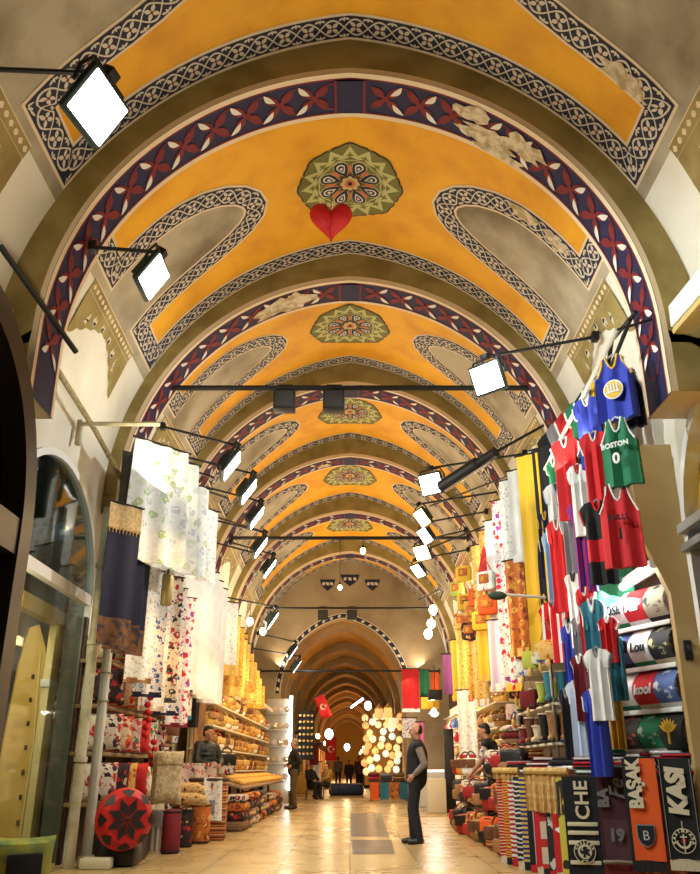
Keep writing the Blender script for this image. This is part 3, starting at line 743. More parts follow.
def shirt(root, w, h, kind, body, trim, seed=0, band=None, number=None, word=None, ink=None, disc=None):
    """a sports shirt hanging from its shoulders: front and back, neck trim, sleeves"""
    mats = [body, trim] + ([band] if band else [])
    arm = .36 if kind == 'tank' else .30; q = random.Random(seed); ph = q.uniform(0, 6)
    def yy(x, z): return .032 * math.sin(14 * x / w + ph) * min(1, -z / h + .15) - .03
    mb = MB()
    def mif(u, v): return 2 if band and .30 < v < .62 else 0
    mb.sheet(lambda u, v: ((u - .5) * w * (1 + .05 * v), yy((u - .5) * w, -h), -h * (arm + (1 - arm) * v)), 10, 8, .06, 0, mif)
    out_t, nk = (.27, .17) if kind == 'tank' else (.46, .15)
    nv0 = .42 if kind == 'tank' else .58
    for sg in (-1, 1):
        def sh(u, v):
            inn = 0 if v < nv0 else nk * math.sqrt((v - nv0) / (1 - nv0)); o = .5 - (.5 - out_t) * (math.sin(v * PI / 2) if kind == 'tank' else v ** 3)
            x = sg * w * (inn + (o - inn) * u); return (x, yy(x, -h * (.9 * (1 - v) + .03)), -h * arm * (1 - v) - .03 * h * u * v)
        mb.sheet((lambda u, v: sh(u, v)) if sg > 0 else (lambda u, v: sh(1 - u, v)), 5, 10, .06)
    mb.build('body', mats, root, smooth=60)
    mb = MB(); pts = []
    for sg in (-1, 1):
        rg = range(9) if sg > 0 else range(8, 0, -1)
        for k in rg: s2 = k / 8; pts.append((sg * w * nk * math.sqrt(s2), yy(0, -h * .1) - .006, -h * arm * (1 - nv0) * (1 - s2)))
    mb.tube(pts, .011, 5); mb.build('neck_trim', trim, root)
    for sg in (-1, 1):
        if kind == 'tank':
            pts = [(sg * w * (.5 - (.5 - out_t) * math.sin(v * PI / 2)), yy(.5 * w, -h * .1) - .004, -h * arm * (1 - v) - .03 * h * v) for v in [k / 7 for k in range(8)]]
            MB().tube(pts, .010, 5).build('armhole_trim', trim, root)
        else:
            L = .5 if kind == 'tee' else 1.3
            mb = MB(); ax, az = sg * w * .44, -.02 * h; dx, dz = sg * w * .26 * (1 if kind == 'tee' else .9), -L * w * .62
            mb.sheet(lambda u, v: (ax + dx * v + (-sg * w * .17 * (1 - .25 * v)) * (u) * .9, -.03 + .015 * math.sin(5 * u + ph), az + dz * v - h * (.26 * u * (1 - .35 * v))), 4, 5, .06, 0, lambda u, v: 1 if v > .85 else 0)
            mb.build('sleeve', mats, root, smooth=60)
    if disc:
        mb = MB(); mb.lathe([(w * .27, 0), (w * .27, .008)], 20, (0, -.075, -h * .56), 0, Matrix.Rotation(R(90), 3, 'X')); mb.lathe([(w * .23, .004), (w * .23, .014)], 20, (0, -.075, -h * .56), 1, Matrix.Rotation(R(90), 3, 'X'))
        for k in range(4): mb.box((w * (-.12 + .08 * k), -.095, -h * (.54 - .01 * (k % 2))), (w * .035, .006, h * .12), 0)
        mb.box((0, -.095, -h * .60), (w * .36, .006, h * .02), 0)
        mb.build('roundel', [whitec, ink], root)
    if word: lettering(word, w * .205, ink, root, (0, -.115, -h * .44), bold=.0025, sx=.95)
    if number: lettering(number, w * .42, ink, root, (0, -.115, -h * .64), bold=.005)
def handbag(root, w, h, d, mat, trim, pocket=True):
    MB().rbox((0, 0, h / 2), (w, d, h), min(w, d, h) * .42, 0, None, 3).build('body', mat, root)
    MB().rbox((0, -d / 2 - .004, h * .70), (w * .92, .03, h * .5), .014).build('flap', trim, root)
    MB().tube([(w * .3 * math.cos(t), 0, h - .02 + w * .32 * math.sin(t)) for t in [PI * k / 10 for k in range(11)]], .014, 6).build('handle', trim, root)
    MB().rbox((0, -d / 2 - .03, h * .50), (.05, .02, .05), .006).build('clasp', chrome, root)
def boot(root, mat, sole, s=1.0, hh=.36):
    mb = MB(); mb.tube([(0, 0, .06 * s), (0, 0, .12 * s), (0, .0, hh * s)], [.052 * s, .05 * s, .075 * s], 12); mb.build('shaft', mat, root)
    mb = MB(); mb.tube([(0, .05 * s, .05 * s), (0, 0, .058 * s), (0, -.09 * s, .05 * s), (0, -.16 * s, .04 * s), (0, -.2 * s, .032 * s)], [.042 * s, .056 * s, .05 * s, .046 * s, .02 * s], 12); mb.build('foot', mat, root)
    MB().rbox((0, -.07 * s, .012 * s), (.09 * s, .27 * s, .024 * s), .01).build('sole', sole, root)
    MB().tube([(.078 * s * math.cos(t), .078 * s * math.sin(t), hh * s) for t in [2 * PI * k / 12 for k in range(12)]], .012 * s, 5, closed=True).build('cuff', sole, root)
def backpack(root, w, h, d, mat, trim):
    MB().rbox((0, 0, h / 2), (w, d, h), min(w, d) * .34, 0, None, 3).build('body', mat, root)
    MB().rbox((0, -d / 2 - .03, h * .32), (w * .72, .09, h * .42), .035).build('front_pocket', trim, root)
    MB().tube([(-.05, .02, h - .02), (-.04, .02, h + .05), (.04, .02, h + .05), (.05, .02, h - .02)], .012, 6).build('top_handle', trim, root)
    MB().tube([(w * .42 * math.cos(t), -d * .42, h * .62 + w * .34 * math.sin(t)) for t in [PI * k / 8 for k in range(9)]], .009, 5).build('zip', trim, root)

# cloth kinds
W_ = (.75, .72, .66)
F1 = MF('cream_red_blossom_print', (.60, .46, .28), [(.45, .015, .015), (.5, .04, .02), (.04, .025, .025), (.5, .14, .02)], 7.5, .46, ring=(.03, .02, .03))
F2 = MF('white_black_floral_print', (.62, .54, .42), [(.03, .025, .03), (.40, .02, .03), (.03, .025, .03), (.25, .04, .06)], 8, .44, ring=(.7, .6, .5))
F3 = MF('orange_leaf_print', (.62, .36, .10), [(.50, .09, .015), (.6, .3, .03), (.3, .1, .03), (.7, .6, .3)], 14, .42)
F4 = MF('rose_pink_print', (.62, .46, .36), [(.5, .04, .06), (.55, .2, .2), (.10, .07, .12), (.07, .15, .09)], 8, .46, ring=(.8, .75, .5))
F5 = MF('black_leaf_print', (.03, .022, .022), [(.45, .025, .025), (.5, .38, .24), (.55, .2, .05), (.2, .04, .05)], 10, .38)
F6 = MF('blue_eye_print', (.74, .73, .68), [(.04, .10, .35), (.1, .25, .5), (.04, .06, .2), (.5, .1, .2)], 12, .36, ring=(.8, .8, .8))
F7 = MF('red_dot_print', (.78, .74, .70), [(.6, .03, .04), (.6, .03, .08), (.55, .02, .03), (.3, .05, .3)], 9, .36)
F8 = MF('mixed_bright_print', (.72, .68, .55), [(.55, .05, .04), (.1, .3, .1), (.6, .4, .04), (.06, .1, .35), (.4, .05, .3)], 13, .42)
F9 = MF('pale_sage_print', (.82, .82, .78), [(.46, .55, .28), (.66, .70, .62), (.55, .58, .62), (.70, .72, .70)], 7, .44, ring=(.8, .8, .74))
F10 = MF('lace_print', (.86, .84, .78), [(.62, .58, .50), (.55, .52, .46), (.72, .68, .6), (.6, .5, .4)], 16, .34)
GLD = MF('gold_brocade', (.66, .34, .06), [(.75, .52, .14), (.5, .2, .03), (.7, .42, .08), (.35, .12, .02)], 18, .42)
GLD2 = MF('amber_brocade', (.72, .46, .12), [(.62, .28, .04), (.78, .6, .25), (.55, .22, .03), (.7, .4, .1)], 22, .40)
KIL = MS('kilim_red_stripe', [(.35, .04, .02), (.5, .22, .04), (.06, .03, .03), (.42, .08, .03), (.55, .38, .16)], 3.2)
KIL2 = MF('kilim_orange_medallion', (.50, .14, .03), [(.7, .4, .08), (.6, .3, .05), (.68, .45, .15), (.2, .04, .02)], 9, .42, ring=(.35, .05, .02))
SEQ = MS('multi_stripe_rug', [(.25, .05, .03), (.4, .28, .12), (.05, .05, .05), (.3, .12, .04), (.12, .16, .12)], 7.0)
FUR = M('cream_shag', (.66, .54, .34), .95, col2=(.46, .33, .17), scale=14, bump=1.0, bscale=60)
LEO = MF('spotted_fur', (.62, .40, .16), [(.05, .03, .02), (.1, .05, .02)], 10, .20)
blackc = M('black_cloth', (.012, .012, .014), .85); navyc = M('navy_cloth', (.012, .014, .04), .85); darkc = M('charcoal_cloth', (.04, .04, .045), .85)
whitec = M('white_cloth', (.80, .79, .76), .85, col2=(.7, .68, .63), scale=3); redc = M('red_cloth', (.55, .015, .02), .8); maroonc = M('maroon_cloth', (.16, .012, .018), .85)
bluec = M('royal_blue_cloth', (.03, .05, .38), .8); tealc = M('teal_cloth', (.03, .17, .24), .8); greenc = M('green_cloth', (.015, .16, .07), .8)
orangec = M('orange_cloth', (.75, .10, .012), .8); yellowc = M('yellow_cloth', (.75, .45, .03), .8); goldc = M('gold_thread', (.68, .45, .13), .6, col2=(.5, .28, .06), scale=20)
greyc = M('grey_cloth', (.22, .22, .24), .85); pinkc = M('pink_cloth', (.6, .12, .28), .8); purplec = M('purple_cloth', (.20, .05, .22), .8); skyc = M('sky_blue_cloth', (.25, .38, .6), .8)
brownl = M('brown_leather', (.16, .06, .025), .5, col2=(.10, .035, .015), scale=8); tanl = M('tan_leather', (.38, .18, .06), .5, col2=(.28, .12, .04), scale=8); blackl = M('black_leather', (.015, .014, .014), .4)
redl = M('red_leather', (.38, .02, .02), .45); creaml = M('cream_leather', (.62, .52, .36), .55); woodm = M('shelf_wood', (.30, .20, .10), .6, col2=(.2, .12, .05), scale=6)
woodd = M('dark_wood', (.07, .035, .018), .55, col2=(.04, .02, .01), scale=6); palew = M('pale_board', (.66, .58, .42), .6); whitem = M('white_board', (.74, .73, .68), .5)
# ------------------------------------------------------------------ left side: shopfronts
brn = M('dark_brown_frame', (.030, .020, .014), .4, spec=.4); dgl = M('dark_glass', (.004, .004, .005), .12, spec=.5)
def archpts(cy, hw, spring, rise, n=24): return [(cy - hw * math.cos(PI * i / n), spring + rise * math.sin(PI * i / n)) for i in range(n + 1)]
t = thing('shop_doorway', 'dark brown arched shop doorway cut off by the left edge of the picture', 'doorway', (-3.35, 6.15, 0))
mb = MB(); A0 = archpts(0, 1.75, 3.2, 1.9); A1 = archpts(0, 1.48, 3.2, 1.62)
mb.prism(A0 + [(1.75, 0), (1.48, 0)] + A1[::-1] + [(-1.48, 0), (-1.75, 0)], lambda p, k: (.25 - .48 * k, p[0], p[1])); mb.build('arch_frame', brn, t)
MB().prism(A1, lambda p, k: (.02 - .04 * k, p[0], p[1])).build('fanlight', dgl, t)
MB().box((.06, 0, 3.12), (.34, 2.96, .34)).build('transom', brn, t)
LIGHTS.append(('AREA', Vector((-4.1, 8.6, 3.0)), Vector((-4.4, 11, 1.2)), 60, (1, .86, .55)))  # added light to brighten the yellow panel, no lamp stands here
for y in (-.75, .75):
    d = MB().box((0, y, 1.45), (.06, 1.44, 2.9)).build('door', dgl, t); MB().box((.05, y - math.copysign(.55, y), 1.2), (.03, .03, .6)).build('handle', chrome, d)
cy = (LW[0] + LW[1]) / 2; hw = (LW[1] - LW[0]) / 2; wf = M('white_frame', (.78, .78, .76), .45)
t = struct(obj('window_1', None, None, (-3.62, cy, 0)))
B0 = archpts(0, hw + .02, 3.28, 1.48); B1 = archpts(0, hw - .07, 3.28, 1.39)
MB().prism(B0 + [(hw + .02, 0), (hw - .05, 0)] + B1[::-1] + [(-hw + .05, 0), (-hw - .02, 0)], lambda p, k: (.06 - .09 * k, p[0], p[1])).build('window_frame', wf, t)
MB().box((.0, 0, 3.24), (.10, 2 * hw - .14, .14)).build('transom', wf, t)
MB().prism(B1, lambda p, k: (.008 - .016 * k, p[0], p[1])).build('pane', MG('fan_glass', (.5, .58, .6), .22), t)
MB().box((0, 0, 1.6), (.016, 2 * hw - .2, 3.1)).build('pane', MG('shop_glass', (.9, .92, .88), .07), t)
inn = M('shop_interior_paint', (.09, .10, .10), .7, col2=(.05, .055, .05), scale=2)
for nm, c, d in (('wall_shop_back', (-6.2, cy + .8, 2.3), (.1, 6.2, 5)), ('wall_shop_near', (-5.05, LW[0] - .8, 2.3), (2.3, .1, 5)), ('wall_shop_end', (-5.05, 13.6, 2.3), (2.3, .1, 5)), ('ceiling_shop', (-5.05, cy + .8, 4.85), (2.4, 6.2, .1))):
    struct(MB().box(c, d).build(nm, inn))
for i, y in enumerate((8.5, 9.9)):
    t = thing('ceiling_lamp', ['nearer', 'farther'][i] + ' white lamp on the ceiling inside the arched shop window', 'lamp', (-4.6, y, 4.75))
    MB().rbox((0, 0, 0), (.3, .9, .08), .02).build('housing', wf, t); MB().rbox((0, 0, -.06), (.22, .8, .05), .02).build('diffuser', M('lit_diffuser', (1, 1, 1), .4, emit=7, ecol=(.9, .97, 1)), t)
    LIGHTS.append(('AREA', Vector((-4.6, y, 4.6)), Vector((-4.3, y, 0)), 28, (1, .95, .85)))
# blue sign added to stand for a reflection in the arched glass, its pale marks cannot be made out
a = P(66, 532, X=-4.0)[0]
t = thing('reflection_sign', 'blue sign with pale lettering standing for a reflection in the arched glass', 'sign', a)
MB().rbox((0, 0, 0), (.34, .05, .26), .02).build('board', M('sign_blue', (.02, .10, .22), .4), t); MB().tube([(-.12, 0, .13), (-.12, 0, .4)], .008, 5).build('hanger', chrome, t)
lettering('ek', .17, whitec, t, (0, -.03, .0), bold=.006)
yp = M('yellow_panel', (.78, .55, .16), .5, col2=(.70, .46, .10), scale=2); ypale = M('pale_yellow_paint', (.74, .64, .30), .55)
a = P(26, 720, X=-4.32)[0]
t = thing('pointed_board', 'tall yellow pointed display panel with dark square holes in the left shop window', 'display panel', (a.x, a.y, 0), R(38))
pts = [(-.26, .1), (.24, .1), (.27, 1.2), (.22, 2.1), (.12, 2.65), (.0, 2.95), (-.12, 2.9), (-.2, 2.4), (-.26, 1.4)]
MB().prism(pts, lambda p, k: (p[0], -.03 + .06 * k, p[1])).build('board', yp, t)
mb = MB()
for k in range(7): mb.rbox((.06 - .01 * k, -.04, .45 + .3 * k), (.035, .03, .06), .005)
mb.build('hole', M('dark_hole', (.03, .02, .01), .8), t); MB().tube([(.11, -.035, .15), (.13, -.035, 1.4), (.06, -.035, 2.6)], .012, 5).build('rib', ypale, t)
a = P(54, 650, X=-4.05)[0]
t = thing('timber_portal', 'pale yellow upright frame with a lintel in the left shop window', 'frame', (-4.05, a.y, 0))
MB().rbox((0, 0, 1.55), (.10, .30, 3.1), .01).build('post', ypale, t); MB().rbox((0, -.7, 3.02), (.16, 1.7, .2), .01).build('lintel', M('ochre_lintel', (.55, .40, .14), .6), t); MB().rbox((0, -.02, 2.15), (.13, .34, .1), .01).build('bracket', whitem, t)
a = P(58, 828, X=-4.15)[0]
tag(MB().rbox((0, 0, .42), (.5, .4, .84), .02).build('low_plinth', M('green_grey_paint', (.10, .11, .08), .6), None, (-4.3, a.y + .1, 0)), 'low grey green plinth at the foot of the left shop window', 'plinth')
t = thing('potted_plant', 'dark leafy plant in the left shop window beside the yellow panel', 'plant', (-4.5, 9.0, 0))
MB().lathe([(.16, 0), (.22, .35), (.2, .36)], 14).build('pot', M('clay', (.3, .12, .05), .7), t)
mb = MB(); q = random.Random(3)
for i in range(120):
    z = q.uniform(.5, 3.0); an = q.uniform(0, 6.28); r = q.uniform(.05, .36); l = q.uniform(.14, .26)
    rot = Matrix.Rotation(an, 3, 'Z') @ Matrix.Rotation(q.uniform(-.9, .6), 3, 'Y')
    mb.add([Vector((r * math.cos(an), r * math.sin(an), z)) + rot @ Vector(p) for p in ((0, 0, 0), (l * .5, l * .22, .02), (l, 0, -.02), (l * .5, -l * .22, .02))], [(0, 1, 2, 3)])
for i in range(5): mb.tube([(0, 0, .3), (.1 * math.cos(i), .1 * math.sin(i), 1.6), (.22 * math.cos(i * 1.3), .22 * math.sin(i * 1.3), 2.9)], .012, 5)
mb.build('foliage', M('dark_leaf', (.02, .06, .015), .6, col2=(.06, .14, .03), scale=5), t)
for i, (x, y, m) in enumerate(((66, 655, F3), (58, 700, F10), (62, 745, F2))):
    a = P(x, y, X=-3.98)[0]; t = thing('string_of_ornaments', ['orange blossom string', 'string of clear glass drops', 'black and white beaded string'][i] + ' hanging in the left shop window', 'ornament', a)
    MB().tube([(0, 0, .25), (0, 0, -.25)], .006, 4).build('cord', blackc, t)
    mb = MB()
    for k in range(9): mb.ell((.03 * math.sin(k * 2.1), .03 * math.cos(k * 2.1), .2 - .05 * k), (.045, .045, .04), 8, 5)
    mb.build('bead', m, t)
a = P(18, 866, X=-2.95)[0]
t = thing('cushion', 'yellow green cushion with a black face lying at the lower left corner', 'cushion', (-3.1, 8.75, 0), R(30))
pillow(MB(), .62, .5, .26, 0, (0, 0, .0)).build('cover', M('lime_cloth', (.32, .30, .05), .85, col2=(.12, .2, .06), scale=6), t); MB().rbox((.02, -.12, .22), (.32, .05, .28), .02).build('face', blackc, t)
# pipes
t = thing('drain_pipe', 'chipped beige pipe standing beside the left shop window', 'pipe', (-3.3, 10.95, 0)); MB().tube([(0, 0, 0), (0, 0, 4.4)], .065, 12).build('shaft', mat_pipe, t)
for z in (1.2, 2.6, 3.6): MB().tube([(0, 0, z - .03), (0, 0, z + .03)], .085, 12).build('collar', mat_pipe, t)
t = thing('corner_post', 'grey white square post at the near end of the cushion shelves', 'post', (-3.18, 11.22, 0)); MB().rbox((0, 0, 1.7), (.10, .12, 3.4), .012).build('shaft', M('grey_white_paint', (.50, .50, .44), .55), t); MB().rbox((0, 0, .06), (.16, .18, .12), .01).build('foot', mat_pipe, t)
for z in (2.25, 1.9): MB().tube([(.07 * math.cos(k), .08 * math.sin(k), z) for k in [2 * PI * j / 10 for j in range(10)]], .010, 5, closed=True).build('wire_tie', mat_rope, t)

# ------------------------------------------------------------------ cushion shelves
t = thing('cushion_rack', 'wooden wall shelves holding floral cushions behind the grey white post', 'shelf', (-3.4, 12.95, 0))
SHZ = [.70, 1.30, 1.88, 2.45]
for z in SHZ: MB().rbox((0, 0, z - .03), (.38, 3.2, .05), .01).build('shelf', woodm, t)
for y in (-1.55, .02, 1.55):
    MB().rbox((-.16, y, 1.5), (.03, .05, 3.0), .006).build('upright', woodd, t)
MB().box((-.18, 0, 1.5), (.02, 3.2, 3.0)).build('back_panel', woodd, t)
FM = [(F1, 'cream cushion with big red blossoms'), (F3, 'orange cushion with small leaves'), (F2, 'white cushion with black and red flowers'), (F5, 'black cushion with pale leaves'), (F4, 'rose pink flowered cushion'), (F8, 'brightly mixed flowered cushion'), (redc, 'plain red cushion')]
rows = [[2, 3, 1, 6, 5, 1], [2, 0, 4, 6, 5, 2], [3, 0, 1, 5, 4, 1], [0, 2, 1, 3, 0, 5]]
PM = {}
for ri, row in enumerate(rows):
    for ci, fi in enumerate(row):
        nm = ['bottom', 'second', 'third', 'top'][ri]
        lb = '%s, %s from the post on the %s cushion shelf' % (FM[fi][1], ORD[ci], nm)
        loc = (-3.23 + .02 * (ci % 2), 11.52 + .54 * ci, SHZ[ri] + .003); rz = R(38 + rnd.uniform(-8, 8))
        if fi not in PM:
            o = thing('cushion', lb, 'cushion', loc, rz, 'floral cushions on the left shelves'); PM[fi] = o
            pillow(MB(), .54, .47, .18).build('cover', FM[fi][0], o)
            mb = MB(); mb.tube([(.245 * math.cos(a) * (1 + .16 * abs(math.sin(2 * a))), 0, .235 + .215 * math.sin(a) * (1 + .16 * abs(math.sin(2 * a)))) for a in [2 * PI * k / 24 for k in range(24)]], .008, 5, closed=True); mb.build('piping', redc if fi in (0, 3) else woodm, o)
        else: dup(PM[fi], loc, rz, lb)
# pouf in front and leather blocks
for i, (y, z, w) in enumerate(((11.95, .0, .62), (12.0, .365, .58))):
    t = thing('leather_pouf', ['lower', 'upper'][i] + ' black leather pouf in the dark stack behind the red star cushion', 'pouf', (-2.96, y, z)); MB().rbox((0, 0, .17), (w, w, .34), .06).build('body', blackl, t); MB().rbox((0, 0, .345), (w * .6, w * .6, .02), .01).build('top_panel', maroonc, t)
tag(MB().rbox((0, 0, .06), (.36, .2, .12), .02).build('floor_block', palew, None, (-2.98, 10.95, 0)), 'low pale block on the floor below the black poufs', 'block')
a, mp_ = P(124, 819, X=-2.72)
t = thing('star_cushion', 'round red and black cushion with a star of petals at the left', 'cushion', a, R(30))
MB().lathe([(.02, -.14), (.26, -.13), (.34, -.05), (.35, 0), (.34, .05), (.26, .13), (.02, .14)], 28, (0, 0, 0), 0, Matrix.Rotation(R(90), 3, 'X')).build('cover', M('scarlet_leather', (.50, .012, .012), .5), t)
mb = MB(); rb = M('black_patch', (.015, .01, .01), .5)
for k in range(8):
    an = k * PI / 4 + PI / 8
    def sy(r): return -.152 if r < .22 else (-.152 + (r - .22) * .35 if r < .27 else -.135 + (r - .27) * 1.05)
    mb.poly([(x, sy(math.hypot(x, z)), z) for x, z in [(math.cos(an) * .03, math.sin(an) * .03), (math.cos(an + .36) * .15, math.sin(an + .36) * .15), (math.cos(an) * .25, math.sin(an) * .25), (math.cos(an - .36) * .15, math.sin(an - .36) * .15)]])
    an += PI / 8
    mb.poly([(x, sy(math.hypot(x, z)) - .008, z) for x, z in [(math.cos(an) * .24, math.sin(an) * .24), (math.cos(an + .26) * .325, math.sin(an + .26) * .325), (math.cos(an) * .335, math.sin(an) * .335), (math.cos(an - .26) * .325, math.sin(an - .26) * .325)]])
mb.build('star_patch', rb, t); MB().ell((0, -.15, 0), (.03, .015, .03)).build('button', rb, t)
tag(MB().rbox((0, 0, .13), (.46, .46, .26), .07).build('floor_pouf', blackl, None, (-2.80, 11.33, 0)), 'squat black pouf carrying the red star cushion', 'pouf')
a, _ = P(160, 834, X=-2.75)
t = thing('shopping_bag', 'white and grey bag standing right of the red star cushion', 'bag', (a.x, a.y, 0), R(25))
MB().box((0, 0, .27), (.34, .22, .54), 0, None, .86).build('body', MS('grey_white_panels', [(.62, .58, .5), (.2, .2, .2), (.65, .6, .5), (.3, .22, .12)], 2.2, 'X'), t); MB().rbox((.0, -.115, .42), (.26, .02, .22), .01).build('flap', M('silver_grey', (.35, .35, .37), .5), t)
MB().tube([(-.1, 0, .53), (-.08, 0, .68), (.08, 0, .68), (.1, 0, .53)], .012, 6).build('handle', whitec, t)
# shag cushion, fur rolls and kilim bolsters
a, mpp = P(167, 778, X=-2.62)
t = thing('shag_cushion', 'tall cream shaggy cushion leaning beside the cushion shelves', 'cushion', (a.x, a.y, a.z - .36), R(25)); pillow(MB(), .46, .72, .22).build('cover', FUR, t); pillow(MB(), .40, .2, .12, 0, (0, -.08, .52)).build('top_roll', FUR, t)
for i, (x, X, mm, r, h, lb) in enumerate(((170, -2.50, M('dark_red_velvet', (.22, .015, .02), .7, col2=(.14, .01, .02), scale=5), .13, .56, 'dark red upright bolster under the spotted fur'), (183, -2.5, F5, .13, .54, 'black patterned upright bolster between the red and orange ones'),
                                          (198, -2.38, KIL2, .17, .58, 'orange kilim bolster standing at the edge of the aisle'))):
    a = P(x, 848, X=X)[0]
    t = thing('bolster', lb, 'bolster', (a.x, a.y, 0)); MB().lathe([(r * .9, 0), (r, .04), (r, h - .04), (r * .85, h)], 18).build('cover', mm, t)
    for z in (.03, h - .03): MB().tube([(r * 1.01 * math.cos(k), r * 1.01 * math.sin(k), z) for k in [2 * PI * j / 16 for j in range(16)]], .012, 5, closed=True).build('piping', blackc, t)
for i, (x, y, l, z) in enumerate(((186, 803, .62, .60), (188, 791, .50, .74))):
    a = P(x, y, X=-2.5)[0]
    t = thing('fur_roll', ['lower', 'upper'][i] + ' rolled spotted fur lying on the bolsters', 'fur', (a.x, a.y, z)); MB().tube([(-l / 2, -.02, .02), (-l / 4, 0, .06), (l / 4, 0, .06), (l / 2, 0, .02)], [.07, .09, .09, .07], 12).build('pelt', LEO, t)
    MB().ell((l / 2, 0, .03), (.03, .065, .06)).build('cut_end', FUR, t)
a = P(214, 810, X=-2.30)[0]
t = thing('carpet_crate', 'orange kilim covered chest with a sheepskin over it at the left edge of the aisle', 'chest', (a.x - .1, a.y, 0), R(6))
MB().rbox((0, 0, .45), (.62, .8, .9), .03).build('body', KIL, t); MB().rbox((0, 0, .92), (.66, .84, .05), .02).build('lid', woodd, t)
t2 = thing('sheepskin', 'white sheepskin with dark markings draped down the orange kilim chest', 'sheepskin', (a.x + .02, a.y - .40, .96), R(8))
cloth(MB(), .30, .66, 1, .03, 10, 10, sway=-.05, flare=.15).build('pelt', F10, t2); MB().rbox((0, -.045, -.45), (.10, .012, .2), .004).build('dark_marking', greyc, t2)
a = P(197, 775, X=-2.75)[0]
t = thing('flowered_blanket', 'white flowered blanket heaped over the furs below the seated man', 'blanket', (a.x, a.y, a.z + .2), R(25)); cloth(MB(), .7, .8, 2, .06, 16, 12, sway=-.25).build('cover', F4, t)
a = P(170, 745, X=-3.0)[0]

# ------------------------------------------------------------------ second rack, strips and shawls
t = thing('bag_rack', 'dark wooden rack of printed bags beyond the cushion shelves', 'shelf', (-3.4, 15.35, 0))
for z in (1.0, 1.5, 1.96): MB().rbox((0, 0, z - .025), (.4, 1.5, .045), .01).build('shelf', woodm, t)
for y in (-.72, .72): MB().rbox((.16, y, 1.2), (.05, .05, 2.4), .006).build('upright', woodd, t)
MB().box((-.19, 0, 1.2), (.02, 1.5, 2.4)).build('back_panel', woodd, t)
for ri, z in enumerate((1.0, 1.5, 1.96)):
    for ci in range(3):
        mm, nm = [(brownl, 'brown leather bag'), (F2, 'white printed bag'), (F5, 'black leaf print bag'), (F1, 'red blossom bag'), (tanl, 'tan leather bag'), (F6, 'blue printed bag'), (F8, 'bright printed bag'), (maroonc, 'maroon cloth bag'), (F10, 'lace white bag')][(ri * 3 + ci)]
        o = thing('handbag', '%s, %s on the %s shelf of the printed bag rack' % (nm, ORD[ci], ['lowest', 'middle', 'upper'][ri]), 'bag', (-3.24, 14.85 + .48 * ci, z), R(40), 'bags on the left rack'); handbag(o, .36, .30, .14, mm, brownl if mm is not brownl else tanl)
STR = [(148, F10, 'orange bordered white'), (155, F6, 'blue eye printed'), (163, F10, 'white lace'), (170, F2, 'black flower printed'), (178, F6, 'navy and white printed'), (185, F7, 'red dotted'), (192, F8, 'multicoloured fruit printed')]
for i, (x, mm, nm) in enumerate(STR):
    a = P(x, 560, X=-2.86)[0]
    t = thing('table_runner', '%s cloth strip, %s from the left among the long hanging strips' % (nm, ORD[i]), 'cloth', (a.x + .05 * (i % 2), a.y, 4.05 - .05 * i), R(35), 'long printed strips hanging on the left'); cloth(MB(), .40, 1.85 + .1 * (i % 3), 1.5, .03, 10, 14, seed=i).build('cloth', mm, t)
    MB().tube([(-.22, 0, .01), (.22, 0, .01)], .012, 6).build('rod', blk, t); cloth(MB(), .41, .07, 1.5, .03, 10, 2, seed=i).build('lower_hem', [tanl, navyc, creaml, darkc, navyc, maroonc, tealc][i], t).location = (0, -.005, -1.82 - .1 * (i % 3))
SHW = [(163, 446, F9, .85, 1.62, 'nearest'), (172, 458, F9, .95, 1.6, 'second'), (184, 482, F9, 1.0, 1.4, 'third'), (195, 506, F10, 1.0, 1.2, 'farthest')]
for i, (x, y, mm, w, h, nm) in enumerate(SHW):
    a = P(x, y, X=-2.55)[0]
    t = thing('patterned_shawl', nm + ' of the bright white patterned shawls hung high on the left', 'shawl', a, R(48), 'white shawls high on the left'); cloth(MB(), w, h, 2.5, .05, 20, 12, seed=i + 3, flare=.1).build('cloth', mm, t); MB().tube([(-w / 2 - .05, 0, .01), (w / 2 + .05, 0, .01)], .016, 6).build('rod', blk, t)
a = P(124, 502, X=-2.80)[0]
for i in range(3):
    t = thing('fringed_shawl', ['nearest', 'middle', 'farthest'][i] + ' fold of the navy shawls with a golden upper border hung by the arched window', 'shawl', (a.x - .02 * i, a.y + .15 + .42 * i, a.z), R(48), 'navy shawls hung by the left shop window')
    cloth(MB(), .48, 1.72, 1.5, .03, 12, 16, 0, lambda u, v: 0 if v < .16 else (2 if v > .84 else 1), seed=i).build('cloth', [M('pale_gold_border', (.60, .44, .22), .8, col2=(.45, .3, .12), scale=26), navyc, M('bronze_border', (.20, .08, .02), .7, col2=(.03, .02, .03), scale=12)], t)
    mb = MB()
    for k in range(10): mb.tube([(-.22 + .049 * k, -.01, -.30), (-.22 + .049 * k, -.015, -.38)], [.012, .003], 5)
    mb.build('tassel', goldc, t); MB().tube([(-.26, 0, .01), (.26, 0, .01)], .014, 6).build('rod', blk, t)
t = thing('black_coat', 'black cloth hanging above the navy shawls under the rib foot', 'cloth', P(136, 455, X=-3.0)[0], R(40)); cloth(MB(), .4, .9, 1, .05, 10, 10).build('cloth', blackc, t); MB().tube([(-.2, 0, .01), (.2, 0, .01)], .014, 6).build('rod', blk, t)
a = P(210, 568, X=-2.62)[0]
for i in range(4):
    t = thing('white_drape', ORD[i] + ' of four plain white cloths hanging side by side, counted from the camera', 'drape', (-2.66, 14.7 + .62 * i, 4.55 - .03 * i), R(58), 'plain white cloths on the left'); cloth(MB(), .72, 2.22, 2, .035, 14, 12, seed=i + 9).build('cloth', whitec, t); MB().tube([(-.36, 0, .01), (.36, 0, .01)], .014, 6).build('rod', blk, t)
